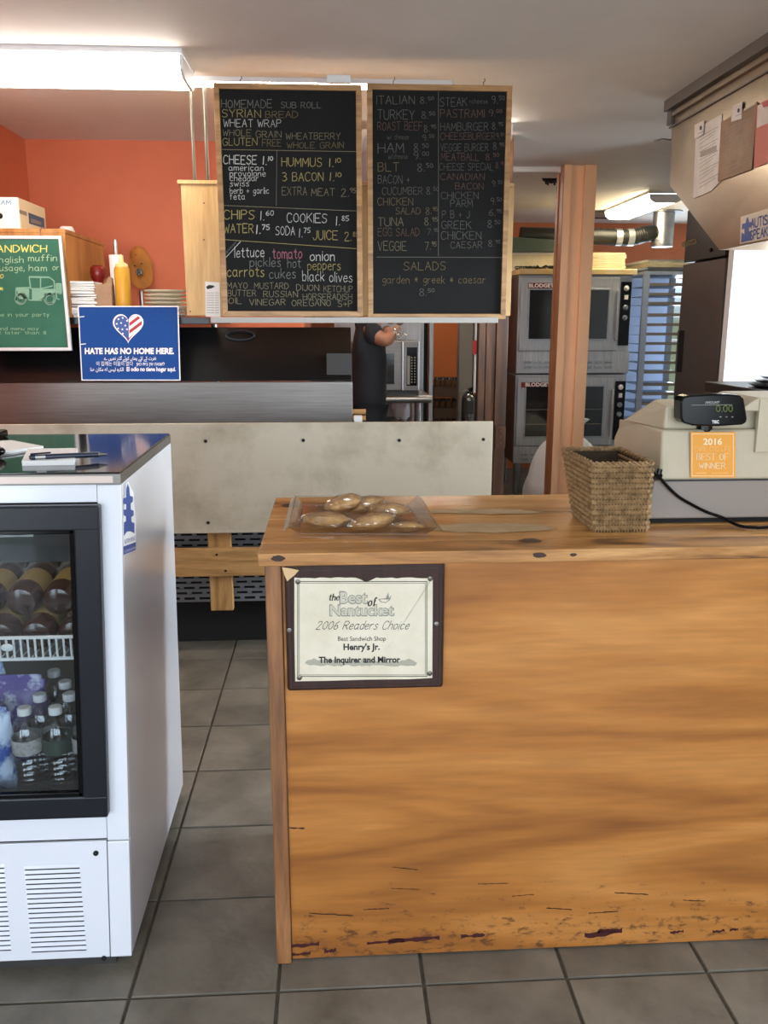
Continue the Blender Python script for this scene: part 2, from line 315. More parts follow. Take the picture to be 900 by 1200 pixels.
# ------------------------------------------------------------------ lettering
G = dict(
A="0,0 2,6 4,0;1,2.4 3,2.4", B="0,0 0,6 2.6,6 3.4,5 2.6,3.3 0,3.2;2.6,3.3 3.8,2 3,.2 0,0", C="4,5 3,6 1.2,6 0,4.2 0,1.8 1.2,0 3,0 4,1",
D="0,0 0,6 2,6 4,4 4,2 2,0 0,0", E="4,6 0,6 0,0 4,0;0,3.1 3,3.1", F="4,6 0,6 0,0;0,3.1 3,3.1", G="4,5 3,6 1.2,6 0,4.2 0,1.8 1.2,0 3,0 4,1 4,2.8 2.4,2.8",
H="0,0 0,6;4,0 4,6;0,3.1 4,3.1", I=".2,0 .2,6", J="3,6 3,1.5 2,0 .8,0 0,1.4", K="0,0 0,6;4,6 0,2.6;1.4,3.6 4,0", L="0,6 0,0 3.6,0",
M="0,0 .3,6 2.3,2 4.3,6 4.6,0", N="0,0 0,6 4,0 4,6", O="2,6 .5,5 0,3 .5,1 2,0 3.5,1 4,3 3.5,5 2,6", P="0,0 0,6 2.8,6 3.8,4.7 2.8,3.2 0,3",
Q="2,6 .5,5 0,3 .5,1 2,0 3.5,1 4,3 3.5,5 2,6;2.4,1.6 4,-.3", R="0,0 0,6 2.8,6 3.8,4.7 2.8,3.2 0,3;1.6,3 4,0", S="3.8,5.2 2.6,6 1,5.8 .2,4.6 1,3.4 3,2.7 3.8,1.5 2.8,.2 1,0 0,.8",
T="0,6 4,6;2,6 2,0", U="0,6 0,1.4 1.2,0 2.8,0 4,1.4 4,6", V="0,6 2,0 4,6", W="0,6 1.1,0 2.3,4.2 3.5,0 4.6,6", X="0,0 4,6;0,6 4,0", Y="0,6 2,3 4,6;2,3 2,0", Z="0,6 4,6 0,0 4,0",
a="3,3.2 2,4 .8,3.8 0,2.4 .4,.6 1.6,0 3,1.4;3,4 3,.6 3.6,0", b="0,6.4 0,0;0,2.6 1.2,4 2.6,3.6 3,2 2.4,.4 1,0 0,1", c="3,3.3 1.8,4 .5,3.4 0,2 .6,.5 1.8,0 3,.8",
d="3,6.4 3,0;3,2.8 1.8,4 .5,3.4 0,2 .6,.4 1.8,0 3,1.2", e="0,2 3,2.3 2.6,3.6 1.5,4 .4,3.2 0,1.8 .7,.3 1.9,0 3,.8", f="2.6,5.8 1.7,6.4 1,5.4 1,0;0,3.8 2.2,3.8",
g="3,3.2 1.8,4 .4,3.2 .2,1.6 1.4,.4 3,1.6;3,4 3,-1 1.8,-2 .4,-1.4", h="0,6.4 0,0;0,2.6 1.4,4 2.8,3.4 3,0", i=".2,4 .2,0;.2,5.4 .3,5.8", j="1,4 1,-1 0,-2;1,5.4 1.1,5.8",
k="0,6.4 0,0;2.8,4 0,1.6;1,2.4 3,0", l=".2,6.4 .2,0", m="0,4 0,0;0,2.8 1,4 2,3.4 2.1,0;2.1,2.8 3.2,4 4.2,3.4 4.3,0", n="0,4 0,0;0,2.6 1.4,4 2.7,3.4 3,0",
o="1.5,4 .2,3.2 0,1.8 .7,.2 1.7,0 2.9,1 3,2.6 2.4,3.8 1.5,4", p="0,4 0,-2.2;0,2.8 1.3,4 2.8,3.2 3,1.6 2,.1 .8,.1 0,1", q="3,4 3,-2.2;3,2.8 1.8,4 .4,3.2 0,1.6 1,.1 3,1", r="0,4 0,0;0,2.4 1.2,3.9 2.4,3.8",
s="2.6,3.4 1.4,4 .3,3.2 1.2,2.2 2.6,1.4 2.2,.2 1,0 0,.5", t="1.2,5.6 1.2,.8 2,0 2.6,.3;0,4 2.5,4", u="0,4 .2,.8 1.2,0 2.6,.8 3,4;3,1 3.2,0", v="0,4 1.5,0 3,4", w="0,4 1,0 2,3 3,0 4,4",
x="0,0 3,4;0,4 3,0", y="0,4 1.5,.4;3,4 .8,-2", z="0,4 3,4 0,0 3,0")
G.update({'0': "2,6 .5,5 0,3 .5,1 2,0 3.2,1 3.6,3 3.2,5 2,6", '1': ".6,6 0.2,0", '2': "0,4.8 1,6 2.8,5.8 3.3,4.4 0,0 3.8,0", '3': "0,5.4 1.6,6 3,5 2.6,3.6 1.2,3.2 3,2.6 3.4,1.2 2,0 0,.5", '4': "3,0 3,6 0,2 4,2",
'5': "3.4,6 .4,6 .2,3.4 2,3.7 3.4,2.4 3,.6 1.4,0 0,.6", '6': "3,6 1,4.4 0,2 .8,.2 2.4,0 3.4,1.4 2.6,3 .6,2.6", '7': "0,6 3.6,6 1.2,0", '8': "1.8,3.2 .4,4.4 1,5.8 2.6,5.8 3,4.4 1.8,3.2 .2,1.6 1,0 2.8,0 3.4,1.6 1.8,3.2",
'9': "3.2,4 2,3 .4,3.6 .4,5.2 1.8,6 3.2,5 3.2,2.4 2,0", '.': "0.2,0 .5,.5", '+': "0,2.6 3,2.6;1.5,4.2 1.5,1", '*': "0,3 3,3;.6,1.2 2.4,4.8;.6,4.8 2.4,1.2", ',': ".5,.6 0,-1", "'": ".3,6 .2,4.6", '/': "0,0 2,6", '&': "3.6,0 .6,5 1.6,6 2.4,5 .2,1.6 1.2,0 2.6,.2 3.6,2.4", '-': "0,2.6 2,2.6", ' ': ""})
CHN = [0]
def strokes(txt, jit=0, price=False):
    out = []; x = 0; sup = False
    for i, ch in enumerate(txt):
        if ch == '^': sup = True; continue
        g = G.get(ch, '')
        pls = [[tuple(map(float, q.split(','))) for q in pl.split()] for pl in g.split(';') if pl]
        w = max([q[0] for pl in pls for q in pl] + [0]) if pls else 2.2
        k = .55 if sup else 1; dy = 2.9 if sup else 0
        oy = random.uniform(-jit, jit) * .5
        for pl in pls: out.append([(x + a * k + random.uniform(-jit, jit) * .3, b * k + dy + oy + random.uniform(-jit, jit) * .3) for a, b in pl])
        x += w * k + (1.25 if not sup else .7)
    return out, max(x - 1.25, .5)
def ribbon(name, txt, plane, a, b, hpx, mat, parent, w=.2, jit=.35, style=None, lift=.0012, shear=0):
    """hand lettering / print as flat strokes lying on a plane; a, b = baseline ends in photo pixels"""
    P0, N = Vector(plane[0]), Vector(plane[1]).normalized()
    def hit(p): d = ray(*p); return EYE + d * ((P0 - EYE).dot(N) / d.dot(N))
    A, B = hit(a), hit(b); up = hit((a[0], a[1] - hpx)) - A
    st, W_ = strokes(txt, jit); ex = (B - A) / W_; ey = up / 6
    mb = MB(); off = N * lift * (1 if N.dot(EYE - A) > 0 else -1)
    for pl in st:
        CHN[0] += 1
        for (x0, y0), (x1, y1) in zip(pl, pl[1:]):
            dx, dy = x1 - x0, y1 - y0; L = math.hypot(dx, dy) or 1e-6
            ww = w * random.uniform(.85, 1.15) if jit else w
            if style == 'serif': ww = w * (.55 + 1.5 * abs(dy) / L)
            nx, ny = -dy / L * ww, dx / L * ww; ex_, ey_ = dx / L * ww * .5, dy / L * ww * .5
            q = [(x0 - ex_ + nx, y0 - ey_ + ny), (x0 - ex_ - nx, y0 - ey_ - ny), (x1 + ex_ - nx, y1 + ey_ - ny), (x1 + ex_ + nx, y1 + ey_ + ny)]
            mb.add([A + off + ex * (u + v * shear) + ey * v for u, v in q], [(0, 1, 2, 3)])
        if style == 'serif':
            for (x0, y0) in (pl[0], pl[-1]):
                if y0 in (0., 6., 4.) or y0 < .1:
                    q = [(x0 - .8, y0 - .15), (x0 + .8, y0 - .15), (x0 + .8, y0 + .25), (x0 - .8, y0 + .25)]
                    mb.add([A + off + ex * (u + v * shear) + ey * v for u, v in q], [(0, 1, 2, 3)])
    if mb.v: return mb.build(name, mat, parent)
def ftext(name, txt, plane, a, b, hpx, mat, parent, bold=0, lift=.0012, shear=0, ref=.73):
    P0, N = Vector(plane[0]), Vector(plane[1]).normalized()
    def hit(p): d = ray(*p); return EYE + d * ((P0 - EYE).dot(N) / d.dot(N))
    A, B = hit(a), hit(b); up = hit((a[0], a[1] - hpx)) - A
    c = bpy.data.curves.new('t', 'FONT'); c.body = txt; c.offset = bold; c.resolution_u = 3; c.shear = shear
    o = bpy.data.objects.new('t', c); COL.objects.link(o); dg = bpy.context.evaluated_depsgraph_get(); me = bpy.data.meshes.new_from_object(o.evaluated_get(dg))
    vs = [v.co.copy() for v in me.vertices]; fs = [tuple(p.vertices) for p in me.polygons]
    bpy.data.objects.remove(o); bpy.data.curves.remove(c); bpy.data.meshes.remove(me)
    if not vs: return
    x0 = min(v.x for v in vs); x1 = max(v.x for v in vs)
    off = N * lift * (1 if N.dot(EYE - A) > 0 else -1)
    mb = MB().add([A + off + (B - A) * ((v.x - x0) / (x1 - x0)) + up * (v.y / ref) for v in vs], fs)
    return mb.build(name, mat, parent)
def patch(name, pts, plane, mat, parent, lift=.001, thick=0):
    P0, N = Vector(plane[0]), Vector(plane[1]).normalized()
    def hit(p): d = ray(*p); return EYE + d * ((P0 - EYE).dot(N) / d.dot(N))
    q = [hit(p) for p in pts]; s = (1 if N.dot(EYE - q[0]) > 0 else -1)
    mb = MB()
    if thick: mb.prism([p + N * s * lift for p in q], N * s * thick)
    else: mb.add([p + N * s * lift for p in q], [tuple(range(len(q)))])
    return mb.build(name, mat, parent)

# ================================================================== SETTING
CZ = 2.42
TS, TX0, TY0 = .328, -.1395, 1.645
def structure(name, a, b, mat, bevel=0): return box(name, a, b, mat, kind='structure', bevel=bevel)
fl = structure('floor', (-3.4, -2.3, -.12), (4.0, 4.6, -.005), m_grout)
tproto = None
def tile_mesh():
    m = MB(); g = .0028; h = TS / 2 - g
    m.hexa([(-h, -h, -.004), (h, -h, -.004), (h, h, -.004), (-h, h, -.004), (-h + .002, -h + .002, .004), (h - .002, -h + .002, .004), (h - .002, h - .002, .004), (-h + .002, h - .002, .004)])
    return m
tm = None; rest = MB()
for i in range(-9, 11):
    for j in range(-12, 9):
        cx = TX0 + (i + .5) * TS; cy = TY0 + (j + .5) * TS
        if not (-3.2 < cx < 3.5 and -2.2 < cy < 4.45): continue
        vis = (-3 <= i <= 4 and -2 <= j <= 6)
        if vis:
            if tm is None:
                o = tile_mesh().build('tile', m_tile, fl); tm = o
                o.data.transform(Matrix.Translation(ORG[fl.name])); b = o.data
                # relief of the slate face comes from the material; each tile sits a hair differently
            else: o = tm.copy(); COL.objects.link(o)
            o.location = Vector((cx, cy, -.004 + random.uniform(-.0006, .0006))) - ORG[fl.name]
            o.rotation_euler = (random.uniform(-.002, .002), random.uniform(-.002, .002), random.choice((0, R(90), R(180), R(270))))
        else:
            h = TS / 2 - .0028; rest.box((cx - h, cy - h, -.008), (cx + h, cy + h, 0))
rest.build('tile_field', m_tile, fl, kind='stuff')
structure('floor_kitchen', (-.2, 4.6, -.12), (4.0, 8.9, 0), m_concrete)
structure('floor_rear_left', (-1.8, 4.6, -.12), (-.2, 5.2, 0), m_concrete)
structure('ceiling', (-3.4, -2.3, CZ), (4.0, 8.9, CZ + .12), m_ceil)
structure('wall_left', (-1.75, 2.9, 0), (-1.62, 5.1, CZ), m_orange)
structure('wall_left_return', (-3.3, 2.9, 0), (-1.75, 3.0, CZ), m_white)
structure('wall_left_shop', (-3.4, -2.3, 0), (-3.3, 3.0, CZ), m_shop)
structure('wall_back', (-1.62, 4.97, 0), (-.16, 5.1, CZ), m_orange)
structure('wall_back_return', (-.28, 5.1, 0), (-.16, 8.8, CZ), m_brownor)
# rear kitchen wall with a window behind the tray rack
RY = 8.62
for k, (a, b) in enumerate([((-.16, RY, 0), (3.0, RY + .12, CZ)), ((3.8, RY, 0), (4.0, RY + .12, CZ)), ((3.0, RY, 1.93), (3.8, RY + .12, CZ)), ((3.0, RY, 0), (3.8, RY + .12, .65))]):
    structure('wall_rear', a, b, m_brownor)
wf = box('window_1', (3.0, RY + .05, .65), (3.04, RY + .1, 1.93), m_wplastic, kind='structure')
for a, b in [((3.76, RY + .05, .65), (3.8, RY + .1, 1.93)), ((3.04, RY + .05, 1.89), (3.76, RY + .1, 1.93)), ((3.04, RY + .05, .65), (3.76, RY + .1, .69)), ((3.04, RY + .05, 1.27), (3.76, RY + .1, 1.30))]: box('window_frame', a, b, m_wplastic, wf)
box('pane', (3.04, RY + .07, .69), (3.76, RY + .074, 1.89), m_glass, wf)
# right wall with an added opening for the kitchen daylight
for a, b in [((3.9, -2.3, 0), (4.0, 1.7, CZ)), ((3.9, 3.1, 0), (4.0, 8.62, CZ)), ((3.9, 1.7, 0), (4.0, 3.1, 1.0)), ((3.9, 1.7, 2.1), (4.0, 3.1, CZ))]: structure('wall_right', a, b, m_white)
# storefront wall behind the camera
for a, b in [((-3.3, -2.3, 2.15), (3.9, -2.2, CZ)), ((-3.3, -2.3, 0), (-3.2, -2.2, 2.15)), ((-2.0, -2.3, 0), (-1.6, -2.2, 2.15)), ((-1.6, -2.3, 0), (2.8, -2.2, .7)), ((2.8, -2.3, 0), (3.9, -2.2, 2.15))]: structure('wall_front', a, b, m_shop)
for xx in (-1.6, -.15, 1.3, 2.76): structure('window_2_mullion', (xx, -2.28, .7), (xx + .04, -2.22, 2.15), m_metalw)

# wooden plank partition end seen right of the cutting board
pw = box('wall_planks', (U(561, 480, 4.72).x, 4.76, 0), (U(592, 480, 4.72).x, 4.84, CZ), m_kicker, kind='structure')
for a, b, yy in ((560, 568, 4.735), (568.4, 579, 4.73), (579.5, 592.5, 4.715)):
    box('plank', (U(a, 480, 4.72).x, yy, 0.002), (U(b, 480, 4.72).x, yy + .03, CZ - .003), m_plank, pw, bevel=.002)
jb = thing('latch_block', U(587, 513, 4.70), 'small brown wooden latch block screwed to plank partition beside white cutting board', 'block')
p0 = U(581, 500, 4.69); p1 = U(592, 525, 4.69)
box('block', (p0.x, 4.69, p1.z), (p1.x, 4.713, p0.z), m_plank, jb, bevel=.002)
for py in (505, 512, 519):
    q = U(587, py, 4.69); MB().cyl(q, q + Vector((0, -.003, 0)), .004, n=8).build('screw', m_brass, jb)

# painted boxed column
PX0, PX1, PY = 1.475, 1.631, 5.55
c1 = box('column_post', (PX0, PY, 0), (PX1, PY + .14, CZ), m_peach, kind='structure', bevel=.004)
box('corner_trim', (PX0 - .03, PY - .03, 0), (PX0 + .02, PY - .001, CZ - .001), m_peach, c1, bevel=.003)
box('corner_trim', (PX1 - .055, PY - .03, 0), (PX1 + .02, PY - .001, CZ - .001), m_peach, c1, bevel=.003)
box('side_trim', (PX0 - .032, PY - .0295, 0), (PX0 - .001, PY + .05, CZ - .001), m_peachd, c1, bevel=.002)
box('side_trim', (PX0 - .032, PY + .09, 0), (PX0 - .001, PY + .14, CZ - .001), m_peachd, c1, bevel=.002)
# dropped beam running back from the column (slightly lower plaster)
structure('ceiling_beam', (.35, 5.6, 2.385), (PX0, 5.83, CZ), m_ceil, bevel=.01)
# ================================================================== CEILING LIGHTS
def light_fix(x0, x1, y0, y1, zb, label, along='x', em=m_lamp):
    t = thing('ceiling_light', ((x0 + x1) / 2, (y0 + y1) / 2, CZ), label, 'light')
    box('housing', (x0, y0, CZ - .018), (x1, y1, CZ), m_metalw, t)
    if along == 'x':
        pr = [(y0 + .004, CZ - .018), (y0 + .015, zb + .02), (y0 + .05, zb), (y1 - .05, zb), (y1 - .015, zb + .02), (y1 - .004, CZ - .018)]
        MB().prism([(x0 + .012, y, z) for y, z in pr], (x1 - x0 - .024, 0, 0)).build('diffuser', em, t)
        for xx in (x0, x1 - .012): MB().prism([(xx, y + (.003 if y > (y0 + y1) / 2 else -.003), z - .003) for y, z in pr], (.011, 0, 0)).build('end_cap', m_metalw, t)
    else:
        pr = [(x0 + .004, CZ - .018), (x0 + .015, zb + .02), (x0 + .05, zb), (x1 - .05, zb), (x1 - .015, zb + .02), (x1 - .004, CZ - .018)]
        MB().prism([(x, y0 + .012, z) for x, z in pr], (0, y1 - y0 - .024, 0)).build('diffuser', em, t)
        for yy in (y0, y1 - .012): MB().prism([(x + (.003 if x > (x0 + x1) / 2 else -.003), yy, z - .003) for x, z in pr], (0, .011, 0)).build('end_cap', m_metalw, t)
    return t
light_fix(-1.60, -.52, 3.36, 3.64, 2.335, 'long bright fluorescent light on the ceiling above the left counter')
light_fix(-.60, .5, 3.72, 3.80, 2.392, 'slim light strip mostly hidden behind the top of the left menu board')
light_fix(.22, .90, 4.45, 4.62, 2.335, 'added fluorescent light on the ceiling hidden behind the right menu board', 'x', M('added fixture lens', '#ffffff', .4, emit='#fff1de', es=27))  # unseen fixture added to brighten the peach column and kitchen
light_fix(.5, 1.2, 7.0, 7.2, 2.335, 'added far fluorescent light on the kitchen ceiling hidden behind the right menu board')  # unseen fixture added to light up the rear orange panel
light_fix(2.36, 2.62, 6.55, 7.62, 2.34, 'fluorescent light on kitchen ceiling above the tray rack', 'y', m_lampw)
# ceiling vent, smoke detector
v = thing('ceiling_vent', (2.38, 7.9, CZ), 'square grey vent in the kitchen ceiling right of the peach column', 'vent')
MB().box((2.17, 7.67, CZ - .012), (2.60, 7.74, CZ)).box((2.17, 8.12, CZ - .012), (2.60, 8.19, CZ)).box((2.17, 7.67, CZ - .012), (2.24, 8.19, CZ)).box((2.54, 7.67, CZ - .012), (2.60, 8.19, CZ)).build('vent_frame', m_jlid, v)
for k in range(5): box('slat', (2.24, 7.77 + k * .07, CZ - .01), (2.54, 7.80 + k * .07, CZ - .003), m_greyp, v)
s = UZ(648, 207, CZ); t = thing('ceiling_fitting', s, 'small dark round fitting on ceiling left of the peach column', 'fitting')
MB().lathe((s.x, s.y, CZ), [(.075, 0), (.07, -.02), (.05, -.035)], 16).build('cap', m_kicker, t)
for k in range(6):
    an = k * math.pi / 3; q = Vector((s.x + .045 * math.cos(an), s.y + .045 * math.sin(an), CZ - .034)); MB().cyl(q, q + Vector((0, 0, -.015)), .006, n=6).build('prong', m_kicker, t)

# ================================================================== COUNTER
CX0, CX1, CY, CT = -.147, 1.75, 1.74, .997
ct = thing('service_counter', (.6, CY, 0), 'varnished plywood service counter with pine top and worn base', 'counter')
fp = box('front_panel', (CX0 + .036, CY, .004), (CX1, CY + .018, CT - .03), m_ply, ct)
box('corner_post', (CX0, CY - .012, 0), (CX0 + .034, CY + .04, CT - .03), m_postw, ct, bevel=.003)
box('side_panel', (CX0, CY + .041, .004), (CX0 + .018, 2.26, CT - .03), m_ply, ct)
box('side_panel', (CX1 - .018, CY + .019, .004), (CX1, 2.26, CT - .03), m_ply, ct)
yb = [1.71, 1.80, 1.915, 2.03, 2.16, 2.297]
for k in range(5):
    box('top_board', (CX0 - .012, yb[k] + (.0 if k == 0 else .0008), CT - .028), (CX1, yb[k + 1] - .0008, CT - random.uniform(0, .0008)), m_slab if k else m_slabedge, ct, bevel=.0025)
# worn bare patches and knots on the top
def blob(cx, cy, rx, ry, n=26, k=.18, rnd=random):
    return [(cx + rx * math.cos(2 * math.pi * i / n) * (1 + rnd.uniform(-k, k)), cy + ry * math.sin(2 * math.pi * i / n) * (1 + rnd.uniform(-k, k))) for i in range(n)]
topp = ((0, 0, CT), (0, 0, 1))
patch('worn_patch', blob(575, 619, 72, 5.5, 30, .12), topp, m_worn, ct, .0009)
patch('worn_patch', blob(565, 600, 80, 2.6, 30, .3), topp, m_worn, ct, .0009)
m_knot = M('pine knot', '#43230f', .4, var='#2a1408', scale=30)
for cx, cy, rx, ry in ((338, 592, 9, 1.4), (622, 634, 13, 2.4), (350, 596, 0.1, .1)): patch('knot', blob(cx, cy, rx, ry, 16, .2), topp, m_knot, ct, .0011)
fpl = ((0, 1.71, 0), (0, 1, 0))
for cx, cy, rx, ry in ((326, 654.5, 8, 3.6), (632, 650.5, 8, 3.2), (672, 650, 4, 2)): patch('knot', blob(cx, cy, rx, ry, 16, .12), fpl, m_knot, ct, .0005)
cpl = ((0, CY, 0), (0, 1, 0))
def sliver(x, y, w, h, sl=-.1):
    n = 9; up = [(x + w * i / n, y + sl * w * i / n - h * random.uniform(.15, .6)) for i in range(n + 1)]; dn = [(x + w * i / n, y + sl * w * i / n + h * random.uniform(.1, .5)) for i in range(n, -1, -1)]
    return up + dn
for x_, y_, w_, h_ in ((430, 1106, 45, 5), (455, 1104, 60, 7), (540, 1098, 28, 5), (336, 1110, 38, 6), (330, 1107, 10, 14), (380, 1115, 14, 6), (685, 1096, 44, 8), (700, 1092, 26, 6), (785, 1093, 16, 4), (835, 1092, 14, 4), (855, 1090, 10, 4), (342, 1119, 22, 4)):
    patch('chipped_paint', sliver(x_, y_, w_, h_), cpl, m_chip, ct, .0006)
for x_, y_, w_, h_ in ((362, 1070, 52, 1.6), (426, 1066, 30, 1.4), (458, 1041, 34, 1.2), (460, 1016, 30, 1.3), (337, 970, 20, 2.2), (560, 1036, 36, 1.2), (640, 1064, 30, 1.6), (600, 1050, 26, 1.2), (720, 1046, 40, 1.5), (690, 1070, 34, 1.5), (800, 1055, 26, 1.5)):
    patch('scratch', sliver(x_, y_, w_, h_, random.uniform(-.12, .12)), cpl, m_knot, ct, .0005)

# plaque on the counter front
pq = thing('award_plaque', U(427, 735, CY), 'dark walnut plaque with cream certificate screwed to counter front', 'plaque')
PLY = CY - .016
a_ = U(333, 662, PLY); b_ = U(519.5, 806, PLY)
box('backing_board', (a_.x, PLY, b_.z), (b_.x, CY - .0005, a_.z), m_walnut, pq, bevel=.006)
box('inner_board', (a_.x + .012, PLY - .003, b_.z + .012), (b_.x - .012, PLY + .002, a_.z - .012), m_walnut, pq, bevel=.001)
ppl = ((0, PLY - .003, 0), (0, 1, 0))
topedge = [(345 + i * 6.0, 677 + .2 * 0 + random.uniform(-.7, .7) + (5 if i == 14 else 2.4 if i in (13, 15) else 0)) for i in range(28)]
cert = patch('certificate', topedge + [(507, 676), (506.5, 794), (480, 795.5), (430, 796), (380, 797.5), (346, 798), (345, 740)], ppl, m_paper2, pq, .0008, .0012)
cpp = ((0, PLY - .005, 0), (0, 1, 0))
def rectline(x0, y0, x1, y1, w, pl, mat, par, lift=.0006):
    mb = MB()
    for a, b in (((x0, y0), (x1, y0 + w)), ((x0, y1 - w), (x1, y1)), ((x0, y0 + w), (x0 + w, y1 - w)), ((x1 - w, y0 + w), (x1, y1 - w))):
        P0, N = Vector(pl[0]), Vector(pl[1])
        def hit(p): d = ray(*p); return EYE + d * ((P0 - EYE).dot(N) / d.dot(N))
        mb.add([hit(p) + N * (-lift) for p in ((a[0], a[1]), (b[0], a[1]), (b[0], b[1]), (a[0], b[1]))], [(0, 1, 2, 3)])
    return mb.build('border_line', mat, par)
rectline(348.5, 681, 500.5, 793, .8, cpp, m_blk, cert); rectline(350.5, 683, 498.5, 791, .45, cpp, m_blk, cert)
m_cli = M('print light grey', '#c9c4ae', .6)
def cert_text(txt, x0, x1, y, h, mat=m_blk, **k): inner = k.pop('inner', 0); ribbon('lettering', txt, cpp, (x0, y), (x1, y - .2), h, mat, cert, jit=0, lift=.0013 if inner else .0007, **k)
cert_text('the', 385, 397, 703.5, 7, style='serif', w=.3, shear=.25)
ftext('lettering', 'Best', cpp, (397.5, 707), (431, 706.9), 14.5, m_gry, cert, bold=.045, lift=.0006); ftext('lettering', 'Best', cpp, (398.7, 706.2), (430, 706.1), 13, m_cli, cert, bold=.012, lift=.0013)
cert_text('of', 431, 440, 710, 9, style='serif', w=.3, shear=.25)
ftext('lettering', 'Nantucket', cpp, (386, 721.5), (462, 721.2), 13.5, m_gry, cert, bold=.045, lift=.0006); ftext('lettering', 'Nantucket', cpp, (387, 720.8), (461, 720.5), 12.2, m_cli, cert, bold=.012, lift=.0013)
patch('boat_emblem', [(443, 702), (446, 705.5), (452, 706.5), (457, 703), (459, 697), (456, 701), (455, 694), (452, 701), (447, 701.5)], cpp, m_gry, cert, .0005)
patch('boat_emblem_inside', [(445, 702.6), (447.5, 705), (452, 705.5), (456, 702.6), (452, 702.4), (447, 702.2)], cpp, m_paper2, cert, .0007)
cert_text('2006 Readers Choice', 370, 478, 737.5, 9.5, shear=.45, w=.22)
ftext('lettering', 'Best Sandwich Shop', cpp, (396, 751), (452, 750.8), 5.6, m_blk, cert, lift=.0006)
ftext('lettering', "Henry's Jr.", cpp, (402.5, 761.5), (445, 761.3), 7.5, m_blk, cert, bold=.03, lift=.0006)
random.seed(11)
patch('skyline_print', [(357, 777)] + [(360 + i * 4.1, 776 - random.uniform(0, 5)) for i in range(31)] + [(489, 777)] + [(486 - i * 4.1, 779 + random.uniform(0, 2)) for i in range(31)], cpp, M('skyline grey', '#a9a592', .6), cert, .0005)
ftext('lettering', 'The Inquirer and Mirror', cpp, (373.5, 776.5), (469, 776.1), 7.2, m_blk, cert, bold=.035, lift=.0008)
for px, py in ((349, 681.5), (504, 678), (503.5, 789), (351, 794)):
    q = U(px, py, PLY - .004); MB().lathe(q, [(.006, 0), (.0055, .002), (.002, .003)], 12, (0, -1, 0)).build('tack', m_brass, pq)
for px, py in ((339, 738.5), (511.5, 731)):
    q = U(px, py, PLY - .003); MB().lathe(q, [(.005, 0), (.005, .002), (.003, .003)], 12, (0, -1, 0)).build('screw', m_steel, pq)
patch('tape_scrap', [(330.5, 664.5), (341, 666), (350.5, 668), (345, 674), (336.5, 681), (333, 673)], ppl, M('masking tape', '#d8b384', .7), pq, .001, .0006)

# acrylic tray
tr = thing('acrylic_tray', (.06, 2.03, CT), 'clear acrylic tray holding wrapped pastries on counter top', 'tray')
def rim(px, z): q = UZ(px[0], px[1], CT + z); return q
bi = [rim((350, 625), .004), rim((500, 625.5), .004), rim((478, 591), .004), rim((354, 591), .004)]
hz = .035
to = [rim((338, 618), hz), rim((513, 618), hz), rim((490, 581), hz), rim((346, 581), hz)]
mb = MB()
def shell(q0, q1, th):
    c0 = sum(q0, Vector()) / 4
    for i in range(4):
        a, b, c, d = q0[i], q0[(i + 1) % 4], q1[(i + 1) % 4], q1[i]
        inn = (c0 - (a + b) / 2); inn.z = 0; inn = inn.normalized() * th
        mb.add([a, b, c, d, a + inn, b + inn, c + inn, d + inn], [(0, 1, 2, 3), (7, 6, 5, 4), (3, 2, 6, 7), (0, 4, 5, 1), (0, 3, 7, 4), (1, 5, 6, 2)])
shell(bi, to, .003); mb.build('tray_wall', m_acryl, tr)
MB().prism([p - Vector((0, 0, .002)) for p in bi], (0, 0, .0025)).build('tray_base', m_acryl, tr)
for i, j, dx in ((0, 3, -.012), (1, 2, .012)):
    MB().prism([to[i], to[j], to[j] + Vector((dx, 0, -.012)), to[i] + Vector((dx, 0, -.012))], (0, 0, .003)).build('tray_handle', m_acryl, tr)
# wrapped pastries
PN = [(382, 609, 27, 8.5, 3, 'flat pastry in plastic wrap at the left front of the tray'), (402, 590, 22, 9, -16, 'tallest wrapped pastry leaning at the back left of tray'),
      (428, 591, 20, 8, -14, 'wrapped pastry lying behind centre of the clear tray'), (455, 597, 23, 7.5, 4, 'wrapped pastry at the back right of the clear tray'),
      (436, 611, 25, 9, -12, 'wrapped pastry lying at the centre front of clear tray'), (478, 617, 18, 5.5, 2, 'small wrapped pastry at the front right of the tray')]
zs = [.022, .042, .032, .024, .024, .018]
for k, (px, py, hw, hh, ang, lab) in enumerate(PN):
    c = UZ(px, py, CT + zs[k]); d = (c - EYE).length / F
    t = thing('wrapped_pastry', c, lab, 'pastry', 'wrapped pastries in the clear tray')
    rt = Matrix.Rotation(R(ang * .9), 3, 'Y') @ Matrix.Rotation(R(-ang * .4), 3, 'Z')
    ph = random.uniform(0, 6)
    MB().ell(c, (hw * d, hw * d * .62, hh * d * 1.05), rt, 20, 12, lambda a, b: 1 + .06 * math.sin(3 * a + ph) + .05 * math.sin(5 * b + ph)).build('pastry', m_bread, t, True)
    rnd = random.Random(k)
    w_ = MB().ell(c, (hw * d * 1.08, hw * d * .68, hh * d * 1.16), rt, 26, 16, lambda a, b: 1 + .05 * math.sin(9 * a + 5 * b + ph) + rnd.uniform(-.07, .07)).build('plastic_wrap', m_wrap, t)

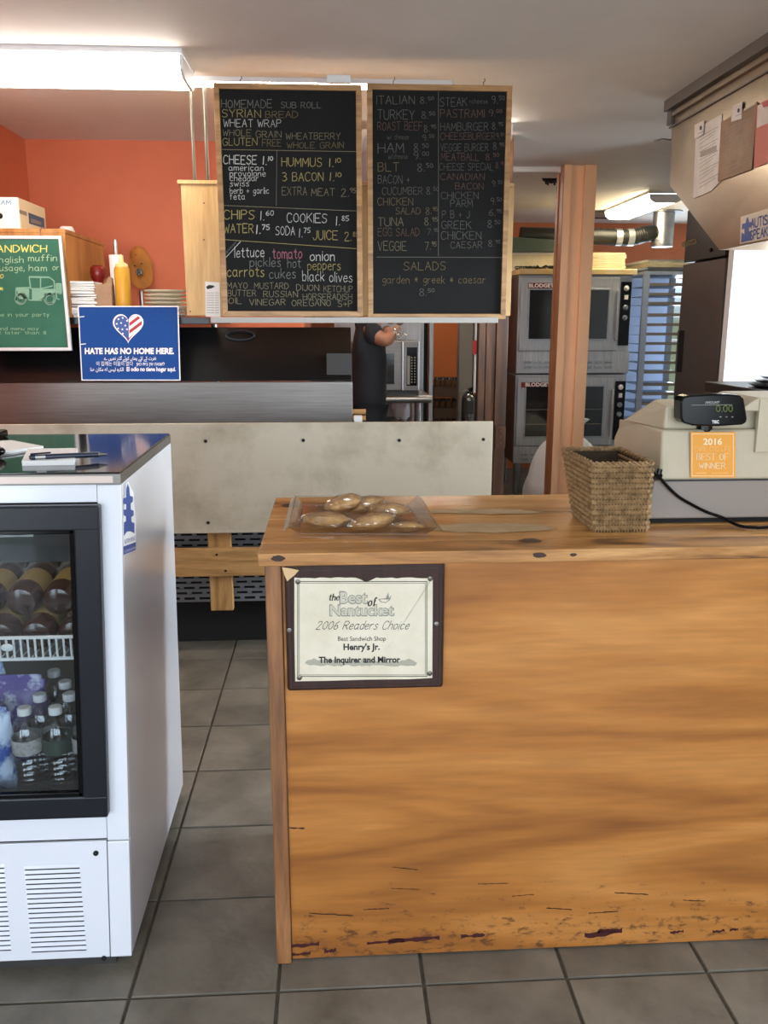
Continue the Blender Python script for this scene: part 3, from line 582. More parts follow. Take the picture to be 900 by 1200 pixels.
# ---------------- basket
bk = thing('seagrass_basket', (.65, 1.95, CT), 'square tapered woven seagrass basket on counter beside the register', 'basket')
bot = [Vector((.588, 1.85, CT)), Vector((.712, 1.85, CT)), Vector((.712, 2.02, CT)), Vector((.588, 2.02, CT))]
BH = .155
tz = CT + BH
tpf = U(695, 546, 1.83); tpr = U(765, 547, 1.83)
top = [Vector((tpf.x, 1.83, tpf.z)), Vector((tpr.x, 1.83, tpf.z)), Vector((tpr.x, 2.06, tpf.z)), Vector((tpf.x - .005, 2.06, tpf.z))]
tz = tpf.z
def loop_pts(f, z, n=16, amp=0, ph=0, inset=0):
    q = [bot[i].lerp(top[i], f) for i in range(4)]; c = sum(q, Vector()) / 4; pts = []
    for i in range(4):
        a, b = q[i], q[(i + 1) % 4]; nrm = Vector(((b - a).y, -(b - a).x, 0)).normalized()
        for k in range(n):
            p = a.lerp(b, k / n); s = (1 if (k + ph) % 2 else -1) * amp
            e = min(k / n, 1 - k / n); p += nrm * (s - inset + (0 if e > .02 else -.002)); p.z = z; pts.append(p)
    return pts
wv = MB(); NR = 12
for k in range(NR):
    f = (k + .5) / NR; lp_ = loop_pts(f, CT + .004 + (tz - CT - .008) * f, 34, .0006, k % 2); wv.tube(lp_, .005, 6, True, rads=[.0066 if (i + k) % 2 else .0042 for i in range(len(lp_))])
wv.build('woven_rows', m_seagrass, bk, True, kind='stuff')
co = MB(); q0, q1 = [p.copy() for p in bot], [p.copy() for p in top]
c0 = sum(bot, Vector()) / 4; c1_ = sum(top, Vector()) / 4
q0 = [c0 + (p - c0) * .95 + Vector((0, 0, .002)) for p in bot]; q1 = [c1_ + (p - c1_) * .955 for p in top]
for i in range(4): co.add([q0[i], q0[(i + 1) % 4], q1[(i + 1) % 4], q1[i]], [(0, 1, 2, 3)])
co.add(q0, [(0, 1, 2, 3)]); co.build('weave_gap_shade', m_seagd, bk)  # dark inner sheet paints the shade between the woven rows
sv = MB()
for i in range(4):
    for k in range(0, 18, 1):
        a = bot[i].lerp(bot[(i + 1) % 4], (k + .5) / 18); b = top[i].lerp(top[(i + 1) % 4], (k + .5) / 18); sv.tube([a, b], .002, 5)
sv.build('stakes', m_seagrass, bk, True, kind='stuff')
rm = MB()
for k in range(3):
    pp = [p + Vector((0, 0, .003)) for p in loop_pts(1, tz, 18)]
    n_ = len(pp); pp = [p + Vector((math.cos(i * 1.3 + k * 2.1) * .0045, math.cos(i * 1.3 + k * 2.1) * .003, math.sin(i * 1.3 + k * 2.1) * .0045)) for i, p in enumerate(pp)]
    rm.tube(pp, .0034, 6, True)
rm.build('braided_rim', m_seagrass, bk, True)

# ---------------- register
rg = thing('cash_register', (1.15, 1.92, CT), 'beige and grey cash register facing away on the counter right end', 'cash register')
RF = 1.925
gz = U(800, 563, RF).z
box('foot_strip', (.745, RF + .012, CT), (1.62, 2.26, CT + .014), m_kicker, rg)
lx = U(758, 600, RF).x
MB().prism([(lx, RF, CT + .012), (lx + .012, RF, gz), (lx + .012, 2.26, gz), (lx, 2.26, CT + .012)], (.88, 0, 0)).build('cash_drawer_base', m_greyp, rg, bevel=.004)
SX = U(781, 540, RF).x - .012
pr = [UX(780, 562, SX), UX(785, 504, SX)]
bz = gz; tzr = U(785, 504, RF + .006).z
prof = [(RF + .002, bz), (RF + .008, tzr), (2.08, tzr - .002), (2.18, tzr - .012), (2.24, tzr - .03), (2.27, tzr - .06), (2.27, bz)]
MB().prism([(SX, y, z) for y, z in prof], (.82, 0, 0)).build('casing', m_beige, rg, True, bevel=.006)
# left shoulder widening towards the keyboard side
shx = U(733, 520, 2.2).x
MB().prism([(shx, 2.06, tzr - .008), (SX + .001, 1.945, tzr - .0015), (SX + .001, 1.945, bz + .002), (shx + .0, 2.06, bz + .002)], (.0, .2, 0)).build('side_shoulder', m_beige, rg, bevel=.006)
hx = U(779, 490, RF + .03).x; ht = U(779, 476, RF + .03).z
MB().hexa([(hx, RF + .03, tzr - .002), (1.62, RF + .03, tzr - .002), (1.62, 2.16, tzr - .002), (hx - .03, 2.16, tzr - .002), (hx, RF + .03, ht), (1.62, RF + .03, ht + .006), (1.62, 2.1, ht + .01), (hx + .03, 2.1, ht + .004)]).build('printer_housing', m_beige, rg, bevel=.006)
rx = U(887, 500, RF).x; rz = U(887, 466, RF).z; rb = U(887, 530, RF).z
MB().prism([(rx - .035, RF + .0, ht), (rx - .012, RF, rz - .006), (rx, RF, rz), (1.5, RF, rz + .002), (1.5, RF, ht - .01), (rx - .035, RF, ht - .01)], (0, .2, 0)).build('paper_roll_cover', m_beige, rg, bevel=.003)
box('paper_roll_door', (rx, RF - .004, rb), (1.5, RF + .01, rz - .003), m_beige, rg, bevel=.002)
MB().add([(SX + .01, RF - .001, gz + .001), (1.6, RF - .001, gz + .001), (1.6, RF - .001, gz - .002), (SX + .01, RF - .001, gz - .002)], [(0, 1, 2, 3)]).build('seam', m_blk, rg)
# sticker
spl = ((0, RF + .0015, 0), (0, 1, 0))
st = patch('award_sticker', [(808.5, 506), (861, 506), (861, 559.5), (808.5, 559.5)], spl, m_orst, rg, .003, .0008)
spp = ((0, RF - .003, 0), (0, 1, 0))
rectline(810.5, 508, 859.5, 558, .7, spp, m_orst2, st, .0005)
def stk(t, x0, x1, y, h, **k): ribbon('lettering', t, spp, (x0, y), (x1, y), h, k.pop('mat', m_orst2), st, jit=0, lift=.0006, **k)
ftext('lettering', '2016', spp, (824, 521), (846, 521), 7.5, m_orst2, st, bold=.03, lift=.0006)
stk('CAPE COD LIFE', 814, 856.5, 528.5, 5, w=.22, mat=m_orst3)
stk('BEST OF', 816.5, 853.5, 539, 7.5, style='serif', w=.2)
stk('WINNER', 819, 850, 549, 6.5, w=.34)
ftext('lettering', 'NANTUCKET', spp, (816, 555.2), (828, 555.2), 1.8, m_orst2, st, lift=.0006)
ftext('lettering', 'SANDWICH SHOP', spp, (834, 555.2), (853, 555.2), 1.8, m_orst3, st, lift=.0006)
# pole display
DY = 1.90
dp = [(798, 470), (801, 465), (808, 463.3), (830, 462), (855, 462), (868, 463.5), (872, 467), (876, 490), (875.5, 495), (870, 498), (840, 499.8), (812, 499), (801, 496), (798, 491)]
ds = MB().prism([U(x, y, DY) for x, y in dp], (0, .045, 0)).build('customer_display', m_blackp, rg, bevel=.004)
MB().cyl((U(837, 495, DY).x, DY + .05, tzr - .005), (U(837, 495, DY).x, DY + .05, tzr + .03), .018, n=14).build('display_stem', m_blackp, rg)
dpl = ((0, DY, 0), (0, 1, 0))
ftext('lettering', 'AMOUNT', dpl, (826, 473), (843, 473), 3, M('display print', '#b9b9b4', .6), ds, bold=.01)
ribbon('digit_readout', '0.00', dpl, (839, 482.5), (858, 482.5), 7.5, m_led, ds, w=.35, jit=0)
patch('display_line', [(810, 474.4), (858, 474), (858, 474.6), (810, 475)], dpl, m_gry, ds, .0012)
ftext('lettering', 'TEC', dpl, (834, 496), (842.5, 496), 3.6, m_wh, ds, bold=.03)
for px in (844, 851, 858): patch('indicator_mark', [(px - 1.2, 488), (px + 1.2, 488), (px + 1.2, 489), (px - 1.2, 489)], dpl, m_gry, ds, .0012)
# cord
cp = [U(x, y, RF - .012) for x, y in ((770, 556), (775, 562), (784, 572), (795, 582), (810, 591), (828, 600), (845, 606))]
cp += [UZ(x, y, CT + .006) for x, y in ((866, 616), (885, 618), (905, 617.5))] + [Vector((1.3, 1.9, CT + .006))]
# dense smoothing
def smooth_pts(p, n=6):
    out = []
    for i in range(len(p) - 1):
        a, b, c, d = p[max(i - 1, 0)], p[i], p[i + 1], p[min(i + 2, len(p) - 1)]
        for k in range(n):
            t = k / n; out.append(.5 * ((2 * b) + (c - a) * t + (2 * a - 5 * b + 4 * c - d) * t * t + (3 * b - a - 3 * c + d) * t ** 3))
    return out + [p[-1]]
MB().tube(smooth_pts(cp), .0038, 8).build('power_cord', m_blackp, rg, True)
q = U(771, 557, RF - .008); MB().cyl(q + Vector((0, -.008, 0)), q + Vector((0, .012, 0)), .008, n=12).cyl(q + Vector((0, -.006, .004)), q + Vector((.002, -.006, .016)), .006, n=8).build('cord_plug', m_blackp, rg)

# ================================================================== DISPLAY FRIDGE
FX0, FY0, FY1 = -1.12, 1.735, 2.44
FT = 1.142                  # underside of the lid
def fx(z): return -.482 + .043 * z       # the cabinet leans a little: right side
fr = thing('display_fridge', (-.78, FY0, 0), 'white glass-door drinks fridge with black door frame left of counter', 'fridge')
SH = lambda x, z, y=0: x + .043 * z - (.009 * max(0, (y - 1.75)) / .65 if x > -.6 else 0)
def BK(y, z): return y if y < 2.2 else y + (2.50 - FY1) - .135 * z
def fbox(name, x0, x1, y0, y1, z0, z1, mat, par, bevel=0):
    p = [(SH(x, z, y), BK(y, z), z) for z in (z0, z1) for x, y in ((x0, y0), (x1, y0), (x1, y1), (x0, y1))]
    return MB().hexa(p).build(name, mat, par, bevel=bevel)
RX = -.482
fbox('side_wall', RX - .03, RX, FY0 + .012, FY1, .03, FT, m_fw, fr, .004)
fbox('side_wall', FX0 - .03, FX0, FY0 + .012, FY1, .03, FT, m_fw, fr)
fbox('back_wall', FX0, RX - .031, FY1 - .03, FY1, .03, FT, m_fi, fr)
fbox('front_corner_trim', RX - .047, RX + .001, FY0 - .002, FY0 + .011, .035, .332, m_fw, fr, .002)
fbox('front_corner_trim', RX - .047, RX + .001, FY0 - .002, FY0 + .011, .335, FT - .001, m_fw, fr, .002)
fbox('header_panel', FX0, RX - .048, FY0, FY0 + .02, 1.105, FT - .001, m_fw, fr)
fbox('lower_rail', FX0, RX - .048, FY0, FY0 + .02, .340, .401, m_fw, fr)
fbox('interior_floor', FX0, RX - .031, FY0 + .03, FY1 - .031, .40, .418, m_fi, fr)
fbox('interior_roof', FX0, RX - .031, FY0 + .03, FY1 - .031, 1.10, FT, m_fi, fr)
fbox('base_plinth', FX0 + .02, RX - .04, FY0 + .02, FY1 - .02, 0, .029, m_darkgrey, fr)
gp = fbox('vent_panel', FX0, RX - .049, FY0 - .001, FY0 + .006, .035, .334, m_fw, fr, .001)
gpl = ((0, FY0 - .001, 0), (0, 1, 0))
for k in range(18):
    y_ = 1014 + k * 5.65
    for x0_, x1_, s_ in ((28, 94, 8.5), (-50, 5.5, 8.5)):
        xa = x0_ + s_ * k / 18; xb = x1_ + s_ * k / 18
        a = U(xa, y_ - .3, FY0 - .001); b = U(xb, y_ + 3.4, FY0 - .001); xm_ = (xa + xb) / 2; a.z = U(xm_, y_ - .3, FY0 - .001).z; b.z = U(xm_, y_ + 3.4, FY0 - .001).z
        MB().add([(a.x, FY0 - .0012, a.z), (b.x, FY0 - .0012, a.z), (b.x, FY0 - .0032, b.z + .0008), (a.x, FY0 - .0032, b.z + .0008), (b.x, FY0 - .0012, b.z), (a.x, FY0 - .0012, b.z)], [(0, 1, 2, 3), (3, 2, 4, 5), (0, 3, 5), (1, 4, 2)]).build('louver', m_fw, gp)
        MB().add([(a.x + .001, FY0 - .0014, b.z + .001), (b.x - .001, FY0 - .0014, b.z + .001), (b.x - .001, FY0 - .0014, b.z - .0036), (a.x + .001, FY0 - .0014, b.z - .0036)], [(0, 1, 2, 3)]).build('vent_slot', m_kicker, gp)
for px, py in ((112.5, 999.5), (122, 1122.5)):
    q = U(px, py, FY0 - .001); MB().cyl(q, q + Vector((0, -.003, 0)), .006, n=12).build('screw', m_kicker, gp)
# door
dz0, dz1 = .407, 1.103
dr = fbox('door', FX0 + .01, -.5195, FY0 - .028, FY0 - .004, dz0, dz0 + .052, m_rub, fr, .004)
fbox('door_frame_top', FX0 + .01, -.5195, FY0 - .028, FY0 - .004, dz1 - .052, dz1, m_rub, dr, .004)
fbox('door_frame_side', -.5195 - .052, -.5195, FY0 - .0275, FY0 - .004, dz0 + .04, dz1 - .04, m_rub, dr, .004)
fbox('door_frame_side', FX0 + .01, FX0 + .062, FY0 - .0275, FY0 - .004, dz0 + .04, dz1 - .04, m_rub, dr, .004)
for (x0, x1, z0, z1) in ((FX0 + .062, -.572, dz0 + .05, dz0 + .060), (FX0 + .062, -.572, dz1 - .060, dz1 - .05), (-.582, -.571, dz0 + .05, dz1 - .05)):
    fbox('inner_gasket', x0, x1, FY0 - .022, FY0 - .008, z0, z1, m_blackp, dr, .002)
fbox('glass_pane', FX0 + .062, -.571, FY0 - .016, FY0 - .012, dz0 + .05, dz1 - .05, m_glass, dr)
# dark header inside (lamp cover), warm back panel
zt = U(60, 657, FY0 + .03).z
fbox('inner_valance', FX0, RX - .032, FY0 + .02, FY0 + .05, zt, 1.099, m_blackm, fr)
il = fbox('interior_lamp', FX0 + .05, RX - .08, FY0 + .055, FY0 + .08, 1.07, 1.095, M('fridge lamp', '#ffffff', .4, emit='#ffdfb8', es=7), fr)
# lid: glossy black glass top with steel front band
lq = [(FX0 - .03, FY0 - .008), (-.430, FY0 - .008), (-.4445, 2.355), (FX0 - .03, 2.355)]
lid = MB().prism([(x, y, FT) for x, y in lq], (0, 0, .022)).build('steel_rim', m_steeld, fr, bevel=.001)
MB().prism([(FX0 - .03, FY0 - .005, FT + .0222), (-.4325, FY0 - .005, FT + .0222), (-.4465, 2.352, FT + .0222), (FX0 - .03, 2.352, FT + .0222)], (0, 0, .0033)).build('glass_top', m_gtop, fr, bevel=.0008)
MB().box((-.60 - .3, FY0 - .0095, FT + .004), (-.445, FY0 - .0082, FT + .018)).build('front_strip', M('pinkish strip', '#b9a9a0', .35, .6), fr)
TOPZ = FT + .0256
# puzzle-piece sticker on the side
sidepl = ((SH(RX, 0) , 0, 0), (1, 0, -.043))
pz = [(147, 644), (147, 612), (150, 610), (147, 606), (144.5, 604), (145, 598), (148, 598), (148.5, 589), (144.5, 588), (144.7, 583), (147.5, 582), (147.6, 571), (149.5, 567), (151, 571), (151.3, 578), (155, 579), (155.3, 584), (152.6, 587), (152.6, 597), (156, 599), (156, 604), (153, 606), (153.5, 611), (156.5, 612), (156.8, 626), (152, 623), (147, 627)]
patch('sticker', [(143.8, 651), (143.8, 610), (147, 566), (150, 564), (152.5, 570), (156, 577), (158.8, 611), (158.8, 645)], sidepl, m_wh, fr, .0008)
st2 = patch('sticker_emblem', [(144.6, 622), (144.6, 612), (147, 611), (147, 605), (144.4, 604), (144.4, 597), (147.2, 597), (147.2, 591), (144, 590), (144.2, 584), (147, 583), (147.2, 574), (149, 566.5), (151, 572), (151.5, 581), (155, 582), (155, 588), (152.5, 590), (152.5, 597), (156, 598.5), (156, 604), (153.3, 606), (153.5, 611.5), (156.8, 613), (157, 625), (152, 622.5), (148, 623), (144.8, 628)], sidepl, m_sblue, fr, .0012)
patch('sticker_band', [(144, 640.5), (158.6, 635), (158.6, 644.5), (144, 650.5)], sidepl, m_sblue, fr, .0013)
ftext('lettering', 'AUTISM SPEAKS', sidepl, (145, 637.5), (158, 633), 5.5, m_sblue, fr, lift=.0014)
ftext('lettering', 'It\'s time to listen', sidepl, (145.5, 647.5), (157.8, 642.6), 3.6, m_wh, fr, lift=.0018)

# wire shelf inside
sz = U(60, 770, FY0 + .05).z
ws = thing('wire_shelf', (-.8, 2.0, sz), 'white wire shelf inside the drinks fridge', 'shelf')
sx0, sx1 = FX0 + .01, SH(RX - .031, sz) - .002
gz0, gz1 = U(60, 772, FY0 + .05).z, U(60, 747, FY0 + .05).z
MB().tube([(sx0, FY0 + .052, gz1), (sx1, FY0 + .052, gz1)], .0042, 8).tube([(sx0, FY0 + .052, gz0), (sx1, FY0 + .052, gz0)], .0042, 8).build('front_rail', m_wire, ws, True)
px = 4.5
xw = []
for k in range(-18, 14):
    xx_ = U(58.0 + k * 8.4, 760, FY0 + .05).x
    if sx0 < xx_ < sx1: MB().tube([(xx_, FY0 + .052, gz1), (xx_, FY0 + .052, gz0)], .0026, 6).build('rail_bar', m_wire, ws, True)
mb = MB()
xx_ = sx0 + .01
while xx_ < sx1: mb.tube([(xx_, FY0 + .055, gz0 + .004), (xx_, FY1 - .035, gz0 + .004)], .0018, 5); xx_ += .022
for yy in (1.95, 2.15, 2.35): mb.tube([(sx0, yy, gz0 - .001), (sx1, yy, gz0 - .001)], .0026, 5)
mb.build('shelf_wires', m_wire, ws, True, kind='stuff')
# bottles lying on the wire shelf
SZ = gz0 + .006
LY = [(-.575, 0, 0), (-.655, 0, 1), (-.735, 0, 2), (-.815, 0, 3), (-.62, 1, 4), (-.70, 1, 5), (-.78, 1, 6)]
names = ['in the front row next to the door frame', 'in the front row, second from the door frame', 'in the front row, third from the door frame', 'in the front row, furthest from the door frame', 'stacked on top next to the door frame', 'stacked on top in the middle', 'stacked on top furthest from the door frame']
def lying(x, lev, lab):
    z = SZ + .037 + lev * .062; y = FY0 + .07 + lev * .05
    t = thing('lying_bottle', (x, y, z), lab, 'bottle', 'brown bottles lying on the wire shelf')
    MB().lathe((x, y, z), [(.020, 0), (.031, .004), (.0365, .016), (.0365, .15), (.034, .17), (.018, .205), (.014, .215), (.014, .25)], 20, (0, 1, .10)).build('bottle_body', m_brew, t, True)
    MB().lathe(Vector((x, y, z)) + Vector((0, .05, .005)), [(.0369, 0), (.0369, .07)], 20, (0, 1, .10), cap=False).build('paper_label', m_foil, t, True)
    MB().lathe(Vector((x, y, z)) + Vector((0, .246, .0246)), [(.016, 0), (.016, .018)], 12, (0, 1, .10)).build('bottle_cap', m_blackp, t, True)
for x_, l_, k_ in LY: lying(x_, l_, 'brown glass bottle lying on its side ' + names[k_])
# water bottles on the fridge floor
BZ = .418
def water(x, y, lab, lmat, z=BZ):
    t = thing('water_bottle', (x, y, z), lab, 'bottle', 'clear water bottles in the fridge')
    pr = [(.026, 0), (.031, .004)]
    h = .01
    while h < .085: pr += [(.0315, h), (.0292, h + .006), (.0315, h + .012)]; h += .014
    pr += [(.0325, .10), (.0325, .145), (.031, .150), (.029, .162), (.018, .180), (.0125, .186), (.0125, .190)]
    MB().lathe((x, y, z), pr, 24).build('bottle_body', m_pet, t, True)
    MB().lathe((x, y, z + .190), [(.0145, 0), (.0150, .002), (.0150, .015), (.013, .017)], 20).build('bottle_cap', m_wplastic, t, True)
    MB().lathe((x, y, z + .103), [(.0331, 0), (.0331, .034)], 28, cap=False).build('paper_label', lmat, t, True)
    return t
def wb(px, py, zc, lab, lm):      # px,py = centre of the cap top
    q = UZ(px, py, BZ + .2); water(q.x, q.y, lab, lm)
WB = [(64.5, 828, 'front water bottle with a dark green label band nearest the door frame', m_green2), (28, 828, 'front water bottle with a grey printed label, left of the green-labelled one', m_lab2),
      (99, 826, 'water bottle half hidden by the black door frame at the front right', m_lab2), (81, 812, 'second-row water bottle behind and right of the green-labelled one', m_lab2),
      (46, 813, 'second-row water bottle behind the gap between the two front bottles', m_lab2), (76, 799, 'third-row water bottle right of centre', m_green2), (42, 800, 'third-row water bottle left of centre', m_lab2),
      (63, 787, 'back-row water bottle in the middle', m_lab2), (96, 787, 'back-row water bottle by the right fridge wall', m_lab2)]
rowY = [FY0 + .075, FY0 + .145, FY0 + .215, FY0 + .285]
rows = [0, 0, 0, 1, 1, 2, 2, 3, 3]
for (px, py, lab, lm), rw in zip(WB, rows):
    yy = rowY[rw]; q = U(px, py, yy); water(q.x if q.x < -.535 else -.535, yy, lab, lm)
# snack bags left of the bottles
def bag(x, y, z, w, h, d, mat, lab, rz=0):
    t = thing('snack_bag', (x, y, z), lab, 'snack bag')
    rt = Matrix.Rotation(rz, 3, 'Z')
    def f(a, b): return 1
    rings = []
    for j in range(9):
        v_ = j / 8; th = d * math.sin(math.pi * min(max(v_, .0), 1)) ** .6 + .0015; ring = []
        for i in range(16):
            a = 2 * math.pi * i / 16; rr = random.uniform(.94, 1.06)
            ring.append(Vector((x, y, z)) + rt @ Vector((w / 2 * math.cos(a) * rr, th / 2 * math.sin(a) * rr, v_ * h)))
        rings.append(ring)
    MB().loft(rings).build('bag_body', mat, t, True)
    MB().box((x - w * .45, y - .001, z + h - .006), (x + w * .45, y + .001, z + h + .012)).build('bag_seal', mat, t)
bag(-.80, FY0 + .09, BZ, .13, .19, .07, m_sbag, 'blue and white snack bag standing at the front left of the fridge floor')
bag(-.76, FY0 + .20, BZ, .14, .22, .07, m_purple, 'purple snack bag behind the front bottles in the fridge')
bag(-.86, FY0 + .22, BZ, .14, .26, .07, m_sbag, 'tall white and blue snack bag at the back left of the fridge floor')
bag(-.93, FY0 + .10, BZ, .12, .17, .06, m_lavb, 'orange snack bag at the left edge of the fridge floor')
# tag on shelf rail
q = U(8.5, 759, FY0 + .045); tg = tag(MB().ell(q, (.0135, .003, .009)).build('price_tag', m_wplastic, None, True, origin=q), 'white oval tag clipped on the wire shelf rail', 'tag')

# things on the lid
npd = thing('notepad', UZ(60, 545, TOPZ), 'small white notepad on the fridge top under a pen', 'notepad')
pc = [UZ(x, y, TOPZ) for x, y in ((26, 546), (87, 545), (91, 530), (33, 531))]
MB().prism(pc, (0, 0, .009)).build('pages', m_paper, npd)
MB().prism([p + Vector((0, 0, .0092)) for p in pc], (0, 0, .001)).build('top_sheet', m_wh, npd)
pe = thing('ballpoint_pen', UZ(70, 535, TOPZ + .016), 'dark navy ballpoint pen with silver grip lying on the notepad', 'pen')
pa, pb_ = UZ(34, 536, TOPZ + .016), UZ(108, 533, TOPZ + .013)
d_ = (pb_ - pa).normalized(); navy = M('pen navy', '#1d2336', .3)
MB().lathe(pa, [(.003, 0), (.006, .004), (.006, .14 * 1)], 12, d_).build('barrel', navy, pe, True)
L_ = (pb_ - pa).length
MB().lathe(pa + d_ * .012, [(.0063, 0), (.0063, .02)], 12, d_).build('silver_band', m_steel, pe, True)
MB().lathe(pa + d_ * .14, [(.006, 0), (.002, .014), (.001, .02)], 12, d_).build('tip', m_steel, pe, True)
MB().tube([pa + d_ * .004 + Vector((0, -.003, .007)), pa + d_ * .045 + Vector((0, -.004, .009))], .002, 6).build('clip', navy, pe, True)
op = thing('order_pad', UZ(15, 527, TOPZ), 'open white paper pad on the fridge top at the left frame edge', 'paper')
MB().prism([UZ(x, y, TOPZ) for x, y in ((-30, 533), (2, 533), (51, 525), (14, 518), (-30, 520))], (0, 0, .005)).build('page', m_paper, op)
MB().prism([UZ(x, y, TOPZ + .0055) for x, y in ((-30, 531), (2, 531), (48, 524), (14, 518), (-30, 520))], (0, 0, .002)).build('upper_page', m_wh, op)
ph = thing('card_terminal', UZ(-10, 512, TOPZ), 'black device at the left frame edge on the fridge top', 'device')
a = UZ(-34, 520, TOPZ)
MB().box((a.x - .03, a.y + .04, TOPZ), (UZ(3, 514, TOPZ).x, a.y + .14, TOPZ + .02)).build('device_body', m_blackp, ph, bevel=.006)
MB().prism([(a.x - .02, a.y + .03, TOPZ + .02), (UZ(5, 512, TOPZ).x, a.y + .03, TOPZ + .02), (UZ(8, 505, TOPZ).x, a.y + .16, TOPZ + .034), (a.x - .02, a.y + .16, TOPZ + .034)], (0, 0, .012)).build('device_top', m_blackp, ph, bevel=.003)
p2 = thing('small_black_device', UZ(-4, 531, TOPZ), 'rounded black gadget beside the white paper pad on fridge', 'device')
q = UZ(-6, 529, TOPZ + .014); MB().ell(q, (.022, .02, .012)).build('gadget_body', m_blackp, p2, True)

# ================================================================== SANDWICH STATION
ST = 3.55
pb0 = U(578, 494, ST); pbb = U(203, 625.5, ST)
cb = tag(MB().box((-1.61, ST, pbb.z), (pb0.x, ST + .022, pb0.z)).build('cutting_board_panel', m_marb, None, bevel=.002, origin=(-.4, ST, pbb.z)), 'long stained white board fixed along the front of the sandwich station', 'board')
for px, py in ((241, 517), (355.5, 516), (468, 516), (566.5, 515), (244, 612.5)):
    q = U(px, py, ST); MB().cyl(q, q + Vector((0, -.002, 0)), .007, n=12).build('screw', m_kicker, cb)
wfz = thing('timber_support', (-.5, ST + .03, 0.25), 'raw pine post and rail behind the bottom of white board', 'timber frame')
a, b = U(247, 716, ST + .06), U(273, 700, ST + .06)
box('post', (a.x, ST + .06, a.z), (b.x, ST + .10, .95), m_lumberz, wfz, bevel=.004)
for px in (0,): pass
ra, rb_ = U(200, 676, ST + .03), U(200, 644, ST + .03)
box('rail', (-1.6, ST + .023, ra.z), (pb0.x - .02, ST + .059, rb_.z), m_lumber, wfz, bevel=.003)
for px in (-1.45, .55): box('post', (px, ST + .06, a.z), (px + .095, ST + .10, .95), m_lumberz, wfz, bevel=.004)
for px, py in ((254, 650), (264.5, 669)):
    q = U(px, py, ST + .023); MB().cyl(q, q + Vector((0, -.002, 0)), .005, n=8).build('screw', m_kicker, wfz)
# equipment body
EQ = 3.70
eq = thing('prep_table', (-.5, EQ, 0), 'stainless refrigerated sandwich prep table behind the white board', 'prep table')
ebz = U(250, 705, EQ).z
box('cabinet_body', (-1.6, EQ + .02, ebz), (.62, 4.52, .90), m_steel, eq)
# vented lower panel with slots
gtop = U(250, 625, EQ).z + .05
grm = MB(); sl, gap = .048, .019; rows_ = []
z_ = ebz + .012; r_ = 0; grm.box((-1.6, EQ, ebz), (.6, EQ + .004, ebz + .010)); 
while z_ < gtop:
    grm.box((-1.6, EQ, z_ + .010), (.6, EQ + .004, z_ + .0245))
    x_ = -1.6 + (0 if r_ % 2 else -.033)
    while x_ < .6:
        grm.box((max(x_, -1.6), EQ, z_ - .002), (min(x_ + gap, .6), EQ + .004, z_ + .0102)) if x_ + gap > -1.6 else None
        x_ += sl + gap
    z_ += .0245; r_ += 1
grm.build('vent_grille', m_grille, eq, kind='stuff')
box('black_recess', (-1.59, EQ + .012, ebz), (.6, EQ + .019, gtop + .03), m_kicker, eq)
for x_ in (-1.5, .5):
    for y_ in (EQ + .35, 4.28): MB().cyl((x_, y_, 0), (x_, y_, ebz), .025, n=12).build('leg', m_blackm, eq)
box('black_under_panel', (-1.6, EQ + .14, .0), (.6, EQ + .16, ebz), m_kicker, eq)  # black sheet across the open space below the cabinet
box('worktop', (-1.6, EQ + .005, .90), (.62, 4.54, .94), m_steel, eq)
HY = 4.17
h0, h1 = U(413.5, 494, HY), U(413.5, 447, HY)
box('stainless_riser', (-1.6, HY, .94), (h0.x, HY + .02, h1.z), m_steeld, eq, bevel=.003)
for py in (456, 482):
    q = U(411, py, HY); MB().cyl(q, q + Vector((0, -.003, 0)), .004, n=8).build('screw', m_brass, eq)
lz0, lz1 = h1.z + .002, U(300, 383.5, HY + .10).z
MB().prism([(-1.6, HY + .012, lz0), (-1.6, HY + .10, lz1), (-1.6, HY + .14, lz1), (-1.6, HY + .06, lz0)], (h0.x + 1.6 - .004, 0, 0)).build('raised_lid', m_blackm, eq, bevel=.004)
hp = ((0, HY + .012, lz0), (0, lz1 - lz0, -.088))
lo = []
MB().tube([U(265 + 16.5 + 16.5 * math.cos(t_) , 393 + 5.5 * math.sin(t_), HY + .075) for t_ in [2 * math.pi * i / 24 for i in range(24)]], .0045, 6, True).build('lid_handle', m_rub, eq, True)
a, b = U(383, 447, HY), U(413, 414, HY + .04)
box('side_plate', (a.x, HY + .022, lz0), (h0.x - .002, HY + .03, b.z), m_darkgrey, eq)

# overshelf with black edge
SHY = 4.09
sa, sb = U(80, 372, SHY), U(246, 384, SHY)
SZT = sa.z
osf = thing('overshelf', (-1.0, SHY, SZT), 'black shelf at eye level above the sandwich station on the left', 'shelf')
box('shelf_board', (-1.61, SHY, SZT - .03), (sb.x, 4.93, SZT), m_blackm, osf, bevel=.002)
ws2 = MB()
for k in range(26):
    x_ = U(150, 356, SHY).x + k * .012
    if x_ > sb.x - .02: break
    ws2.tube([(x_, SHY + .01, SZT), (x_ + .012, SHY + .01, SZT + .035)], .0015, 5); ws2.tube([(x_ + .012, SHY + .01, SZT), (x_, SHY + .01, SZT + .035)], .0015, 5)
ws2.tube([(U(150, 356, SHY).x, SHY + .01, SZT + .036), (sb.x - .01, SHY + .01, SZT + .036)], .003, 6)
ws2.build('lattice_rail', m_steel, osf, True)
for x_ in (-1.4, sb.x - .06): MB().cyl((x_, 4.7, .94), (x_, 4.7, SZT - .03), .018, n=12).build('shelf_post', m_steel, osf, True)

